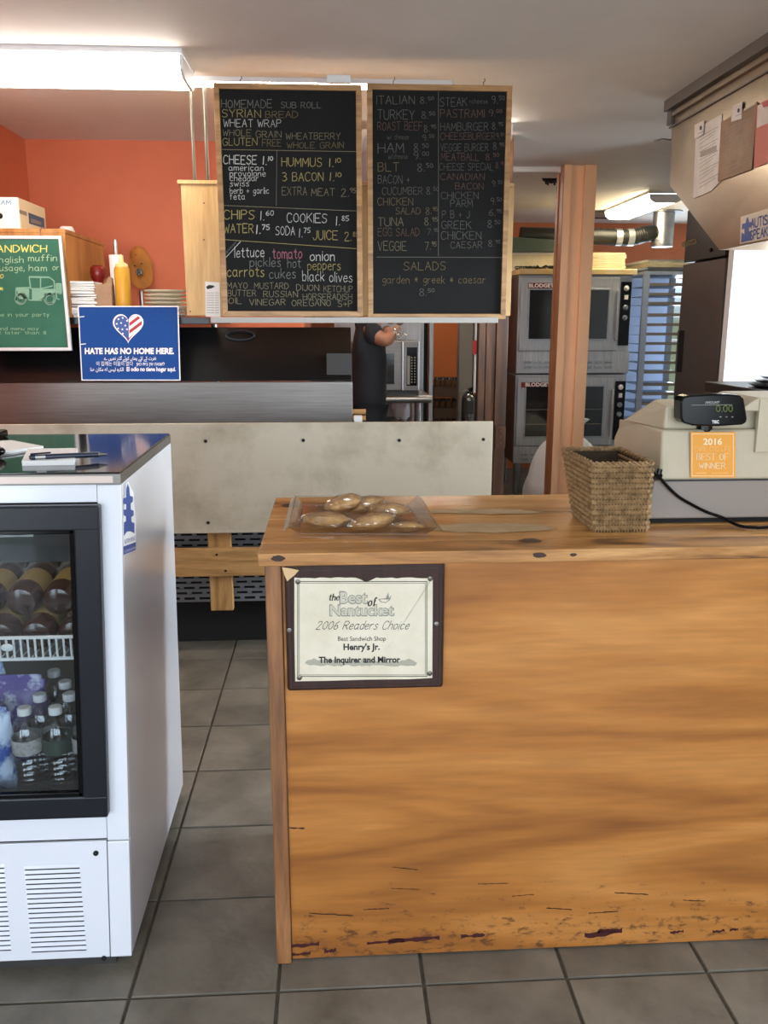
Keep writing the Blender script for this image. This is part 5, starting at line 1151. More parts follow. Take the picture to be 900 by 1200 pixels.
RT = [('ITALIAN', 85, 262, 168, 38, 'd'), ('8.^50', 288, 350, 165, 30, 'd'), ('STEAK', 382, 508, 178, 40, 'g'), ('+cheese', 518, 605, 166, 22, 'd'), ('9.^50', 624, 682, 166, 36, 'g'),
 ('TURKEY', 90, 262, 240, 44, 'g'), ('8.^50', 295, 355, 236, 32, 'g'), ('PASTRAMI', 385, 590, 232, 38, 'r'), ('9.^00', 612, 670, 226, 32, 'r'),
 ('ROAST BEEF', 90, 300, 290, 38, 'r'), ('8.^95', 305, 360, 298, 32, 'd'), ('w/ cheese', 135, 235, 334, 24, 'd'), ('9.^50', 300, 352, 340, 28, 'd'), ('HAMBURGER', 385, 608, 292, 36, 'g'), ('8.^95', 625, 675, 286, 32, 'd'),
 ('CHEESEBURGER', 385, 640, 335, 32, 'r'), ('9.^50', 645, 680, 332, 28, 'd'), ('HAM', 92, 212, 396, 44, 'g'), ('8.^50', 258, 325, 390, 36, 'g'), ('VEGGIE BURGER', 385, 608, 388, 34, 'g'), ('8.^95', 630, 680, 382, 32, 'd'),
 ('w/cheese', 140, 230, 424, 22, 'd'), ('9.^00', 258, 326, 426, 34, 'd'), ('MEATBALL', 388, 565, 432, 34, 'r'), ('8.^50', 595, 655, 430, 30, 'r'), ('BLT', 92, 190, 482, 40, 'b'), ('8.^50', 275, 345, 484, 36, 'd'),
 ('CHEESE SPECIAL', 380, 632, 478, 32, 'g'), ('8.^95', 642, 682, 468, 28, 'r'), ('BACON +', 92, 240, 540, 38, 'g'), ('CANADIAN', 385, 590, 523, 30, 'r'), ('BACON', 455, 585, 568, 30, 'r'), ('9.^50', 626, 672, 555, 28, 'd'),
 ('CUCUMBER', 112, 300, 592, 34, 'd'), ('8.^50', 318, 372, 592, 34, 'g'), ('CHICKEN', 388, 562, 612, 32, 'g'), ('PARM', 432, 535, 650, 32, 'g'), ('9.^50', 620, 668, 640, 32, 'd'), ('CHICKEN', 90, 255, 642, 34, 'y'), ('SALAD', 175, 290, 684, 30, 'b'), ('8.^95', 315, 368, 684, 32, 'b'),
 ('P B + J', 392, 520, 702, 34, 'd'), ('6.^95', 612, 668, 692, 30, 'd'), ('TUNA', 92, 210, 739, 40, 'w'), ('8.^95', 308, 368, 734, 34, 'w'), ('GREEK', 390, 528, 752, 36, 'g'), ('8.^50', 605, 662, 746, 34, 'g'),
 ('EGG SALAD', 92, 285, 786, 36, 'r'), ('7.^95', 322, 370, 780, 28, 'd'), ('CHICKEN', 388, 575, 802, 36, 'g'), ('CAESAR', 432, 580, 843, 30, 'd'), ('8.^95', 608, 662, 836, 30, 'd'), ('VEGGIE', 92, 225, 854, 42, 'w'), ('7.^95', 312, 362, 850, 36, 'w'),
 ('SALADS', 212, 408, 946, 38, 'b'), ('garden * greek * caesar', 112, 595, 1008, 34, 'b'), ('8.^50', 285, 352, 1066, 32, 'd')]
for r_ in RT: Rb(*r_, w=.16)
cl(mb2, 420, (85, 885), (675, 887), 'd'); cl(mb2, 420, (375, 100), (375, 880), 'd')
lp = U(247, 371.5, MY - .01), U(568, 378.5, MY - .01)
tag(MB().box((lp[0].x, MY - .02, lp[1].z), (U(597, 375, MY).x - .05, MY + .03, U(300, 371.8, MY).z)).build('ledge_strip', M('ledge paint', '#b4b1aa', .5), None, bevel=.002, origin=(lp[0].x, MY, lp[1].z)), 'thin pale ledge strip running under both menu boards', 'ledge')

# ================================================================== KITCHEN BEYOND: person
pn = thing('person', (.23, 5.3, 0), 'person in a dark t-shirt and black trousers standing behind station, arm bent', 'person')
def skin(name, pts, edges, rad, mat, par, root=0, sub=2):
    me = bpy.data.meshes.new(name); o0 = ORG[par.name]; me.from_pydata([Vector(p) - o0 for p in pts], edges, []); me.materials.append(mat)
    o = bpy.data.objects.new(name, me); COL.objects.link(o); o.parent = par; ORG[o.name] = o0
    s = o.modifiers.new('skin', 'SKIN'); s.use_smooth_shade = True
    for i, r_ in enumerate(rad): me.skin_vertices[0].data[i].radius = r_ if isinstance(r_, tuple) else (r_, r_)
    me.skin_vertices[0].data[root].use_root = True
    u = o.modifiers.new('sub', 'SUBSURF'); u.levels = sub; u.render_levels = sub
    return o
X, Y_ = .215, 5.3
el = U(452, 402, 5.22); hd = U(470, 388, 5.15)
P = dict(pel=(X, Y_, .93), bel=(X, Y_, 1.08), che=(X + .01, Y_, 1.30), nk=(X + .005, Y_, 1.46), nk2=(X + .02, Y_, 1.53), hd=(X + .035, Y_, 1.63), hd2=(X + .03, Y_, 1.71),
 sR=(X, Y_ - .15, 1.42), eR=(el.x, Y_ - .19, el.z + .005), wR=(hd.x - .015, 5.12, hd.z + .03), sL=(X, Y_ + .15, 1.42), eL=(X + .03, Y_ + .20, 1.20), wL=(X + .14, Y_ + .12, 1.45),
 hR=(X, Y_ - .09, .88), kR=(X + .02, Y_ - .10, .48), aR=(X - .01, Y_ - .10, .08), hL=(X, Y_ + .09, .88), kL=(X + .04, Y_ + .10, .48), aL=(X + .02, Y_ + .10, .08))
K = list(P); ix = {k: i for i, k in enumerate(K)}
E_ = [('pel', 'bel'), ('bel', 'che'), ('che', 'nk'), ('nk', 'nk2'), ('nk2', 'hd'), ('hd', 'hd2'), ('nk', 'sR'), ('sR', 'eR'), ('eR', 'wR'), ('nk', 'sL'), ('sL', 'eL'), ('eL', 'wL'), ('pel', 'hR'), ('hR', 'kR'), ('kR', 'aR'), ('pel', 'hL'), ('hL', 'kL'), ('kL', 'aL')]
rd = dict(pel=(.06, .07), bel=(.08, .10), che=(.11, .14), nk=.06, nk2=.052, hd=(.085, .075), hd2=(.08, .07), sR=.055, eR=.045, wR=.028, sL=.055, eL=.045, wL=.028, hR=.06, kR=.05, aR=.042, hL=.06, kL=.05, aL=.042)
skin('body', [P[k] for k in K], [(ix[a], ix[b]) for a, b in E_], [rd[k] for k in K], m_skin, pn)
# t-shirt
SP = [(X, Y_, .87), (X - .0, Y_, 1.06), (X + .01, Y_, 1.24), (X + .005, Y_, 1.38), (X + .005, Y_, 1.455), (X, Y_ - .15, 1.42), Vector((X, Y_ - .15, 1.42)).lerp(Vector(P['eR']), .72), (X, Y_ + .15, 1.42), Vector((X, Y_ + .15, 1.42)).lerp(Vector(P['eL']), .65)]
skin('t_shirt', SP, [(0, 1), (1, 2), (2, 3), (3, 4), (3, 5), (5, 6), (3, 7), (7, 8)], [(.135, .165), (.122, .155), (.128, .165), (.118, .15), (.07, .08), .078, .072, .078, .07], m_cloth, pn, root=0)
TP = [(X, Y_, 1.05), (X, Y_ - .085, .86), (X + .02, Y_ - .10, .48), (X - .01, Y_ - .10, .09), (X, Y_ + .085, .86), (X + .04, Y_ + .10, .48), (X + .02, Y_ + .10, .09)]
skin('trousers', TP, [(0, 1), (1, 2), (2, 3), (0, 4), (4, 5), (5, 6)], [(.12, .15), .11, .08, .07, .11, .08, .07], m_trs, pn)
for s_, ax_ in ((-1, P['aR']), (1, P['aL'])):
    a = Vector(ax_); MB().ell((a.x + .06, a.y, .045), (.14, .05, .045), nu=16).build('shoe', m_blackp, pn, True)
hh = Vector((X + .03, Y_, 1.665))
MB().ell(hh + Vector((-.018, 0, .035)), (.098, .083, .085), nu=18).build('hair', m_hair, pn, True)
MB().ell(hh + Vector((.088, 0, -.01)), (.018, .012, .02)).build('nose', m_skin, pn, True)
for s_ in (-1, 1):
    MB().ell(hh + Vector((0, .078 * s_, -.005)), (.018, .008, .028)).build('ear', m_skin, pn, True)
    MB().ell(hh + Vector((.078, .03 * s_, .012)), (.008, .012, .008)).build('eye', m_wplastic, pn, True)
MB().ell(hh + Vector((.082, 0, -.045)), (.008, .022, .006)).build('mouth', m_redp, pn, True)
def hand(w, d, up, mat, side):
    w, d, up = Vector(w), Vector(d).normalized(), Vector(up).normalized(); sd = d.cross(up) * side
    pts = [w, w + d * .05]; ed = [(0, 1)]; rr = [(.024, .02), (.034, .018)]
    for k, (o_, L_) in enumerate(((-.028, .07), (-.010, .08), (.010, .075), (.027, .06))):
        b = w + d * .08 + sd * o_; i = len(pts); pts += [b, b + d * L_ * .5 + up * -.01, b + d * L_ * .8 + up * -.03]; ed += [(1, i), (i, i + 1), (i + 1, i + 2)]; rr += [.010, .009, .008]
    i = len(pts); pts += [w + d * .03 - sd * .035, w + d * .06 - sd * .05 - up * .02]; ed += [(0, i), (i, i + 1)]; rr += [.011, .009]
    return pts, ed, rr
for w_, s_, nm, m_ in ((P['wR'], 1, 'hand', m_skin), (P['wL'], -1, 'hand', m_skin)):
    pts, ed, rr = hand(w_, (.35, .05, 1), (-1, 0, .35), m_, s_); skin(nm, pts, ed, rr, m_, pn, sub=1)
g = thing('crumpled_plastic', (hd.x, 5.06, hd.z), 'crumpled clear plastic held in the hand of person in dark t-shirt', 'plastic')
rnd = random.Random(3)
for k in range(4):
    q = U(463 + k * 3.6, 388 + (k % 2) * 5, 5.02); MB().ell(q, (.018, .016, .018), None, 10, 7, lambda a, b: rnd.uniform(.6, 1.25)).build('fold', m_glove, g)

# ---------------- steel table with speed oven
KY = 6.15
tb = thing('steel_table', (.55, KY, 0), 'stainless work table with a round front rail under countertop oven', 'table')
rz_ = U(470, 468, KY)
x0_, x1_ = .12, U(505, 468, KY).x
box('table_top', (x0_, KY + .02, rz_.z - .02), (x1_, KY + .68, rz_.z + .022), m_steel, tb, bevel=.003)
MB().cyl((x0_, KY, rz_.z), (x1_ + .005, KY, rz_.z), .027, n=20).build('front_rail', m_steel, tb, True)
for x_ in (U(485, 480, KY).x, x0_ + .04): 
    for y_ in (KY + .06, KY + .62): MB().cyl((x_, y_, 0), (x_, y_, rz_.z - .02), .022, n=14).build('leg', m_galv, tb, True)
MB().cyl((U(491.5, 480, KY).x, KY + .03, 0), (U(491.5, 480, KY).x, KY + .03, rz_.z - .02), .026, n=14).build('leg', m_galv, tb, True)
box('undershelf', (x0_ + .02, KY + .05, .72), (x1_ - .06, KY + .62, .74), m_steel, tb)
OVY = KY + .04
oz0, oz1 = rz_.z + .022, U(470, 400, OVY).z
so = thing('countertop_oven', (.5, OVY, oz0), 'countertop speed oven with dark keypad on the steel table', 'oven')
ox1 = U(491.5, 430, OVY).x; ox0 = ox1 - .50
box('body', (ox0, OVY + .022, oz0 + .035), (ox1, OVY + .55, oz1), m_steeld, so, bevel=.004)
box('base_vent', (ox0, OVY + .03, oz0), (ox1, OVY + .5, oz0 + .034), m_darkgrey, so)
dx1 = U(471, 430, OVY).x
dd = box('door', (ox0 + .004, OVY, oz0 + .04), (dx1, OVY + .021, oz1 - .004), m_steeld, so, bevel=.003)
w0, w1 = U(440, 450, OVY), U(462, 414, OVY)
box('door_window', (ox0 + .05, OVY - .002, w0.z), (w1.x, OVY + .001, w1.z), m_fglass, dd)
box('door_handle', (dx1 + .001, OVY - .02, oz0 + .04), (dx1 + .009, OVY + .02, oz1 - .004), M('bright trim', '#e3e6ea', .3, .6), dd, bevel=.002)
box('control_face', (dx1 + .012, OVY, oz0 + .04), (ox1 - .008, OVY + .021, oz1 - .004), m_steeld, so)
k0, k1 = U(476.5, 452, OVY), U(489, 407, OVY)
kp = box('keypad', (k0.x, OVY - .003, k0.z), (k1.x, OVY - .0005, k1.z), m_blackp, so)
q0_, q1_2 = U(477, 450.5, OVY), U(480.5, 417, OVY); box('menu_strip', (q0_.x, OVY - .004, q0_.z), (q1_2.x, OVY - .0031, q1_2.z), m_gry, kp)
for k in range(10):
    for px in (482.5, 486):
        q = U(px, 419 + k * 3.2, OVY); MB().cyl(q + Vector((0, -.003, 0)), q + Vector((0, -.0055, 0)), .0055, n=8).build('key', m_gry, kp)
box('edge_trim', (ox1 - .007, OVY - .004, oz0 + .04), (ox1, OVY + .02, oz1), M('bright trim', '#e3e6ea', .3, .6), so)
# tall steel refrigerator behind
tf = thing('tall_steel_cabinet', (.6, 6.95, 0), 'tall stainless cabinet behind the countertop oven', 'cabinet')
a = U(497, 400, 6.95)
box('body', (.02, 6.97, 0), (a.x, 7.6, 2.05), m_steelb, tf)
box('door_panel', (.05, 6.95, .1), (a.x - .02, 6.968, 2.0), m_steelb, tf, bevel=.003)
b, c = U(503, 400, 6.95), U(508, 400, 6.95)
box('dark_gap', (a.x + .001, 7.05, 0), (b.x, 7.1, 2.05), m_kicker, tf)
box('edge_post', (b.x + .001, 6.95, 0), (c.x, 7.02, 2.05), m_steelb, tf, bevel=.003)
bgd = thing('white_bag_bundle', U(472, 492, KY + .2), 'crumpled white plastic bundle on shelf below the steel table', 'bundle')
q = U(473, 496, KY + .2); rnd = random.Random(5)
MB().ell((q.x, KY + .25, .74 + .11), (.08, .08, .11), None, 14, 9, lambda a, b: rnd.uniform(.85, 1.1)).build('bundle', m_bag, bgd, True)
wbx = thing('wrapped_roll_box', U(420, 492, 4.25), 'pale wooden dowels stacked on the station right of riser', 'rolls')
for k, py in enumerate((482.5, 490)): 
    q = U(418, py, 4.25); MB().cyl((q.x - .02, 4.25, q.z), (q.x + .045, 4.25, q.z), .013, n=12).build('dowel', m_lumber, wbx, True)
box('block', (h0.x + .005, 4.14, .94), (h0.x + .045, 4.20, U(413, 486, 4.22).z), m_wplastic, wbx)

# orange partition with bottle shelf, grey casing, white pipe, extinguisher
QY = 7.9
a, b = U(507, 400, QY), U(538, 400, QY)
structure('wall_orange_panel', (a.x - .3, QY, 0), (b.x, QY + .08, CZ), M('bright orange paint', '#e07c3c', .6, var='#d87436', scale=3))
jz = [U(520, y, 7.6).z for y in (453, 478, 500)]
js = thing('spice_rack', ((a.x + b.x) / 2, 7.6, 0), 'wooden rack of three shelves below the bright orange wall', 'rack')
xa, xb = U(508, 460, 7.6).x, U(536.5, 460, 7.6).x
m_rackw = M('rack brown', '#5b432f', .6)
for z_ in jz: box('shelf', (xa, 7.55, z_ - .09), (xb, 7.78, z_), m_rackw, js)
for x_ in (xa, xb - .02): box('upright', (x_, 7.781, 0), (x_ + .02, 7.80, jz[0]), m_rackw, js)
jm = None
rowsn = ['top', 'middle', 'bottom']; coln = ['leftmost', 'second from left', 'third from left', 'rightmost']
for r_, z_ in enumerate(jz):
    for k in range(4):
        x_ = xa + .03 + k * (xb - xa - .06) / 3
        t = thing('spice_jar', (x_, 7.6, z_), '%s small jar on the %s shelf of the spice rack' % (coln[k], rowsn[r_]), 'jar', 'jars on the spice rack')
        MB().lathe((x_, 7.6, z_), [(.022, 0), (.026, .004), (.026, .05), (.02, .06)], 12).build('jar_body', m_spice, t, True)
        MB().lathe((x_, 7.6, z_ + .06), [(.024, 0), (.024, .02), (.02, .024)], 12).build('jar_lid', m_ext if r_ == 0 else m_jlid, t, True)
a, b = U(538.5, 400, 7.2), U(555, 400, 7.2)
structure('door_1_casing', (a.x, 7.2, 0), (b.x, 7.32, CZ), M('grey casing paint', '#8d877c', .6))
a = U(558, 400, 6.0)
pp = thing('white_pipe', (a.x, 6.0, 0), 'vertical white pipe with a red tag left of plank partition', 'pipe')
pzb = U(558, 460, 6.0).z
MB().cyl((a.x, 6.0, pzb), (a.x, 6.0, CZ), .014, n=12).build('pipe', m_wplastic, pp, True)
MB().tube([(a.x - .018, 6.0, pzb - .02), (a.x - .018, 6.0, CZ)], .004, 6).build('cable', m_blackp, pp, True)
q = U(556.5, 407, 5.98); box('red_tag', (q.x - .017, 5.975, q.z - .047), (q.x + .018, 5.983, q.z + .047), m_tag, pp)
fe = thing('fire_extinguisher', (U(549, 480, 7.08).x, 7.08, .6), 'dark metal fire extinguisher with black hose left of plank wall', 'extinguisher')
c = U(549.5, 462, 7.08); r_ = .060
MB().lathe((c.x, 7.08, c.z - .50), [(.052, 0), (r_, .01), (r_, .46), (.052, .485), (.03, .505), (.016, .515), (.016, .53)], 22).build('cylinder', m_ext, fe, True)
MB().box((c.x - .03, 7.01, c.z - .16), (c.x + .03, 7.018, c.z - .05)).build('label', m_darkgrey, fe)
MB().hexa([(c.x - .02, 7.06, c.z + .025), (c.x + .03, 7.06, c.z + .02), (c.x + .03, 7.10, c.z + .02), (c.x - .02, 7.10, c.z + .025), (c.x - .02, 7.06, c.z + .04), (c.x + .045, 7.06, c.z + .07), (c.x + .045, 7.10, c.z + .07), (c.x - .02, 7.10, c.z + .04)]).build('valve_handle', m_blackp, fe)
MB().tube(smooth_pts([Vector((c.x, 7.07, c.z + .03)), Vector((c.x - .04, 7.05, c.z + .03)), Vector((c.x - .07, 7.04, c.z - .02)), Vector((c.x - .075, 7.04, c.z - .2)), Vector((c.x - .07, 7.04, c.z - .3))]), .008, 8).build('hose', m_greyp, fe, True)
bkt = MB().box((c.x - .03, 7.135, c.z - .3), (c.x + .03, 7.199, c.z - .1)).build('wall_bracket', m_darkgrey, fe)

# ================================================================== DOUBLE CONVECTION OVEN
OY = 7.08; OX0, OX1 = U(606, 420, OY).x, U(737, 420, OY).x
def dz(y, Y=OY): return U(670, y, Y).z
def oven(y0, y1, ypan, lab, logo_y, lx0, lx1, wy0, wy1):
    """y0 top of body, y1 bottom of door panel, ypan bottom of lower vent panel (pixels)"""
    t = thing('convection_oven', ((OX0 + OX1) / 2, OY, dz(ypan)), lab, 'oven', 'stacked convection ovens')
    box('body', (OX0, OY + .03, dz(ypan)), (OX1, OY + .75, dz(y0)), m_steelb, t, bevel=.004)
    MB().box((OX0 - .004, OY + .035, dz(ypan) + .01), (OX0 - .0005, OY + .70, dz(y0) - .01)).build('side_panel', m_dsteel, t)
    ex = U(722, 420, OY).x
    df = box('door', (OX0 + .012, OY, dz(y1)), (ex, OY + .028, dz(y0) - .02), m_steelb, t, bevel=.004)
    wx0, wx1 = U(618, 420, OY).x, U(709, 420, OY).x
    box('window_trim', (wx0 - .014, OY - .006, dz(wy1) - .014), (wx1 + .014, OY - .0005, dz(wy0) + .014), m_galv, df, bevel=.002)
    wn = box('window', (wx0, OY - .009, dz(wy1)), (wx1, OY - .0065, dz(wy0)), m_fglass, df)
    if wy0 > 440:
        for yy in (480, 497): box('rack_line', (wx0, OY - .0105, dz(yy)), (wx1, OY - .0092, dz(yy) + .004), m_greyp, df)
    box('nameplate', (U(lx0, 340, OY).x, OY - .007, dz(logo_y + 3.4)), (U(lx1, 340, OY).x, OY - .0005, dz(logo_y - 2.8)), m_redp, df)
    opl = ((0, OY - .007, 0), (0, 1, 0))
    ftext('lettering', 'BLODGETT', opl, (lx0 + 1.2, logo_y + 2.2), (lx1 - 1, logo_y + 2.2), 4.4, m_wh, df, bold=.03)
    box('door_handle', (ex - .03, OY - .045, dz(y1) + .08), (ex - .012, OY - .02, dz(y0) - .12), m_steelb, df, bevel=.004)
    for zz in (dz(y1) + .10, dz(y0) - .15): box('handle_mount', (ex - .028, OY - .0195, zz), (ex - .014, OY - .0005, zz + .02), m_steelb, df)
    cp_ = box('control_panel', (U(724, 420, OY).x, OY + .01, dz(y1 - 6)), (OX1 - .01, OY + .029, dz(y0 + 8)), m_blackp, t)
    cxp = (U(724, 420, OY).x + OX1 - .01) / 2
    for f_, m__ in ((.1, 0), (.24, 1), (.40, 0), (.56, 0)):
        zz = dz(y0 + 8) - (dz(y0 + 8) - dz(y1 - 6)) * f_
        if m__: box('rocker_switch', (cxp - .014, OY - .001, zz - .018), (cxp + .014, OY + .0095, zz + .018), m_wplastic, cp_)
        else: MB().lathe((cxp, OY + .0095, zz), [(.022, 0), (.022, .004), (.014, .008), (.012, .028)], 16, (0, -1, 0)).build('knob', m_wplastic if f_ == .1 else m_galv, cp_, True)
    vp = box('vent_panel', (OX0 - .004, OY + .004, dz(ypan) + .004), (OX1 + .004, OY + .029, dz(y1) - .006), m_steelb, t, bevel=.003)
    zm = dz(y1) - (dz(y1) - dz(ypan)) * .55
    for k in range(9):
        x_ = OX0 + .06 + k * .085
        for dz_ in (0, -.04): box('louver', (x_, OY - .004, zm + dz_), (x_ + .062, OY + .0035, zm + dz_ + .018), m_galv, vp, bevel=.003)
    return t
ov1 = oven(322, 411, 438, 'upper oven of the stacked stainless pair behind the peach column', 334.5, 618.5, 654, 340, 397)
ov2 = oven(439, 522, 543, 'lower oven of the stacked stainless pair behind the peach column', 450.5, 614.5, 650, 453, 511)
for x_ in (OX0 + .05, OX1 - .05):
    for y_ in (OY + .1, OY + .68): MB().lathe((x_, y_, 0), [(.022, 0), (.022, .02), (.03, .03), (.03, dz(543) - .002)], 12).build('leg', m_galv, ov2, True)
tpz = dz(322)
ot = thing('oven_top_tray', (2.0, OY, tpz), 'yellowed flat metal pan covering the top of the upper oven', 'tray')
box('pan', (OX0 - .01, OY - .02, tpz + .001), (OX1 + .02, OY + .7, tpz + .045), M('yellowed metal', '#cfc6a8', .4, .3, var='#d3a952', scale=3), ot, bevel=.004)
# items on top: cream box, dark green lid, stack of sheets
z0 = tpz + .046
cbx = thing('cream_box', (1.75, OY + .3, z0), 'wide cream cardboard box on top of the ovens left of column', 'box')
a, b = U(598, 300, OY + .3), U(655, 296, OY + .3)
box('box_body', (a.x, OY + .30, z0), (b.x, OY + .65, b.z), m_cream, cbx, bevel=.003)
box('box_lid_edge', (a.x - .01, OY + .292, b.z - .018), (b.x + .01, OY + .299, b.z), m_card, cbx)
gl = thing('dark_green_lid', (1.75, OY + .4, b.z), 'dark green metal lid resting on cream box above the ovens', 'lid')
g0, g1 = U(598, 293, OY + .25), U(655, 276, OY + .25)
MB().hexa([(g0.x - .05, OY + .25, b.z + .001), (g1.x + .1, OY + .25, b.z + .001), (g1.x + .1, OY + .50, b.z + .001), (g0.x - .05, OY + .50, b.z + .001), (g0.x - .1, OY + .3, g1.z), (g1.x, OY + .3, g1.z - .03), (g1.x, OY + .48, g1.z - .03), (g0.x - .1, OY + .48, g1.z)]).build('lid_body', m_greend, gl, bevel=.01)
cl2 = thing('coiled_chain', U(612, 312, OY + .1), 'dark coil of chain lying at the left front of the upper oven top', 'chain')
for k in range(7):
    c_ = Vector((U(606 + k * 2.6, 314, OY + .08).x, OY + .08 + .01 * (k % 2), z0 + .012)); MB().tube([c_ + Vector((.018 * math.cos(t), .012 * math.sin(t) * (k % 2), .011 * math.sin(t) if True else 0)) for t in [2 * math.pi * i / 10 for i in range(10)]], .004, 6, True).build('link', m_jlid, cl2, True)
rgx = thing('dark_cloth', (1.9, OY + .12, z0), 'flat dark cloth on the oven top beside chain', 'cloth')
rnd = random.Random(9); cm = MB(); nx_, ny_ = 12, 4; gx0, gx1 = U(620, 314, OY + .05).x, U(660, 314, OY + .05).x
cm.add([(gx0 + (gx1 - gx0) * i / nx_, OY + .05 + .15 * j / ny_, z0 + .008 + rnd.uniform(0, .03)) for j in range(ny_ + 1) for i in range(nx_ + 1)], [(j * (nx_ + 1) + i, j * (nx_ + 1) + i + 1, (j + 1) * (nx_ + 1) + i + 1, (j + 1) * (nx_ + 1) + i) for j in range(ny_) for i in range(nx_)])
o = cm.build('cloth_folds', m_jlid, rgx, True); sm = o.modifiers.new('solid', 'SOLIDIFY'); sm.thickness = .006
# stack of flat cartons (cream) right of post
s0, s1 = U(690, 316, OY + .1), U(734, 296, OY + .1); nst = 9
for k in range(nst):
    h_ = (s1.z - z0) / nst; dx = random.uniform(-.008, .008)
    tag(MB().box((s0.x + dx, OY + .1, z0 + k * h_ + .0006), (s1.x + dx, OY + .5, z0 + (k + 1) * h_ - .001)).build('flat_carton', m_cream, None, bevel=.002, origin=(s0.x, OY + .1, z0 + k * h_)), 'cream flat carton stacked on the oven top right of column, %s' % ['lowest', 'second from bottom', 'third from bottom', 'fourth from bottom', 'middle of the stack', 'fourth from top', 'third from top', 'second from top', 'topmost'][k], 'carton', 'stack of flat cartons on the oven')
# white rubbish bag on the floor
rbg = thing('rubbish_bag', (2.0, 6.3, 0), 'full white rubbish bag on the floor behind the peach column', 'bag')
pts = [U(x, y, 6.45) for x, y in ((700, 513), (712, 528), (697, 534))]
rnd = random.Random(12)
cx_ = U(662, 560, 6.45).x; rings = []
prof = [(.06, .0), (.26, .01), (.33, .09), (.34, .20), (.30, .33), (.26, .46), (.19, .57), (.08, .64), (.03, .67)]
for r_, h_ in prof:
    ring = []
    for i in range(26):
        a = 2 * math.pi * i / 26; rr = r_ * (1 + .09 * math.sin(5 * a + h_ * 9) + rnd.uniform(-.05, .05)); ring.append(Vector((cx_ + rr * math.cos(a), 6.42 + rr * math.sin(a) * .8, h_)))
    rings.append(ring)
o = MB().loft(rings).build('bag_body', m_bag, rbg, True); ss = o.modifiers.new('s', 'SUBSURF'); ss.levels = 1; ss.render_levels = 1
MB().loft([[Vector((cx_ + .02 + .028 * math.cos(2 * math.pi * i / 10), 6.42 + .028 * math.sin(2 * math.pi * i / 10), .66)) for i in range(10)], [Vector((cx_ + .06 + (.09 + .03 * (i % 2)) * math.cos(2 * math.pi * i / 10), 6.42 + .06 * math.sin(2 * math.pi * i / 10), .75)) for i in range(10)]]).build('tied_neck', m_bag, rbg)

# ducts
dyy = 7.7
cyc = U(777, 270, dyy); rad = U(789, 270, dyy).x - cyc.x
dc = thing('vent_duct', (cyc.x, dyy, CZ), 'galvanised vertical duct with dark flexible hose across rear wall', 'duct')
zb_ = U(777, 289.5, dyy).z
MB().lathe((cyc.x, dyy, zb_), [(rad * .98, 0), (rad, .005), (rad, .04), (rad * 1.02, .042), (rad * 1.02, .05), (rad, .052), (rad, CZ - zb_ - .012)], 26).build('vertical_pipe', m_galv, dc, True)
MB().lathe((cyc.x, dyy, CZ - .012), [(rad * 1.7, 0), (rad * 1.7, .011)], 26).build('ceiling_flange', m_galv, dc, True)
fp_ = [Vector((cyc.x - rad * .7, dyy, U(765, 273, dyy).z))] + [U(x, y, dyy) for x, y in ((757, 274), (747, 277), (737, 278.5), (720, 278), (690, 277), (650, 277))]
spt = smooth_pts(fp_, 8); MB().tube(spt, .07, 16, rads=[.068 + .004 * (i % 2) for i in range(len(spt))]).build('flexible_hose', m_duct, dc, True)
for px in (724, 738): 
    a, b = U(px - 3.5, 278.3, dyy), U(px + 3.5, 278.3, dyy); MB().cyl(a, b, .0745, n=20).build('foil_band', m_tapes, dc, True)
MB().cyl(U(650, 277, dyy), U(610, 276, dyy) + Vector((0, .0, 0)), .07, n=16).build('duct_tail', m_duct, dc, True)

# ================================================================== TRAY RACK
TY = 7.15
rx0, rx1 = U(750, 400, TY).x, U(750, 400, TY).x + .50
rk = thing('tray_rack', ((rx0 + rx1) / 2, TY, 0), 'tall aluminium tray rack between the ovens and dark refrigerator', 'rack')
rzt = U(760, 322, TY).z
for x_ in (rx0, rx1 - .04):
    for y_ in (TY, TY + .6): box('upright', (x_, y_, .08), (x_ + .05, y_ + .03, rzt), m_rackb, rk)
box('top_frame', (rx0, TY - .004, rzt + .001), (rx1, TY + .64, rzt + .03), m_rackb, rk)
box('bottom_frame', (rx0, TY - .004, .07), (rx1, TY + .64, .10), m_rackb, rk)
for x_ in (rx0 + .03, rx1 - .03):
    for y_ in (TY + .05, TY + .58): MB().cyl((x_ - .012, y_, .035), (x_ + .012, y_, .035), .035, n=14).build('caster', m_blackp, rk, True)
box('cover_sheet', (rx0 + .01, TY + .66, .1), (rx1, TY + .663, rzt), m_bsheet, rk)
ys = [333.5, 345, 355.5, 369, 380.5, 391.5, 402.5, 413.5, 425, 436, 450.5, 461.5, 473, 484, 495, 506, 517, 528]
tm2 = None
for k, y_ in enumerate(ys):
    z_ = U(765, y_, TY + .02).z
    t = thing('sheet_pan', (rx0 + .05, TY + .02, z_), 'aluminium sheet pan in the tray rack, number %d from the top' % (k + 1), 'pan', 'sheet pans in the tray rack')
    wd = ['first', 'second', 'third', 'fourth', 'fifth', 'sixth', 'seventh', 'eighth', 'ninth', 'tenth', 'eleventh', 'twelfth', 'thirteenth', 'fourteenth', 'fifteenth', 'sixteenth', 'seventeenth', 'eighteenth'][k]
    t['label'] = 'aluminium sheet pan in the tray rack, %s from the top' % wd
    box('pan_rim', (rx0 + .052, TY + .005, z_ - .012), (rx1 - .045, TY + .03, z_ + .012), m_rackt, t)
    box('pan_base', (rx0 + .052, TY + .031, z_ - .012), (rx1 - .045, TY + .6, z_ - .009), m_rackb, t)
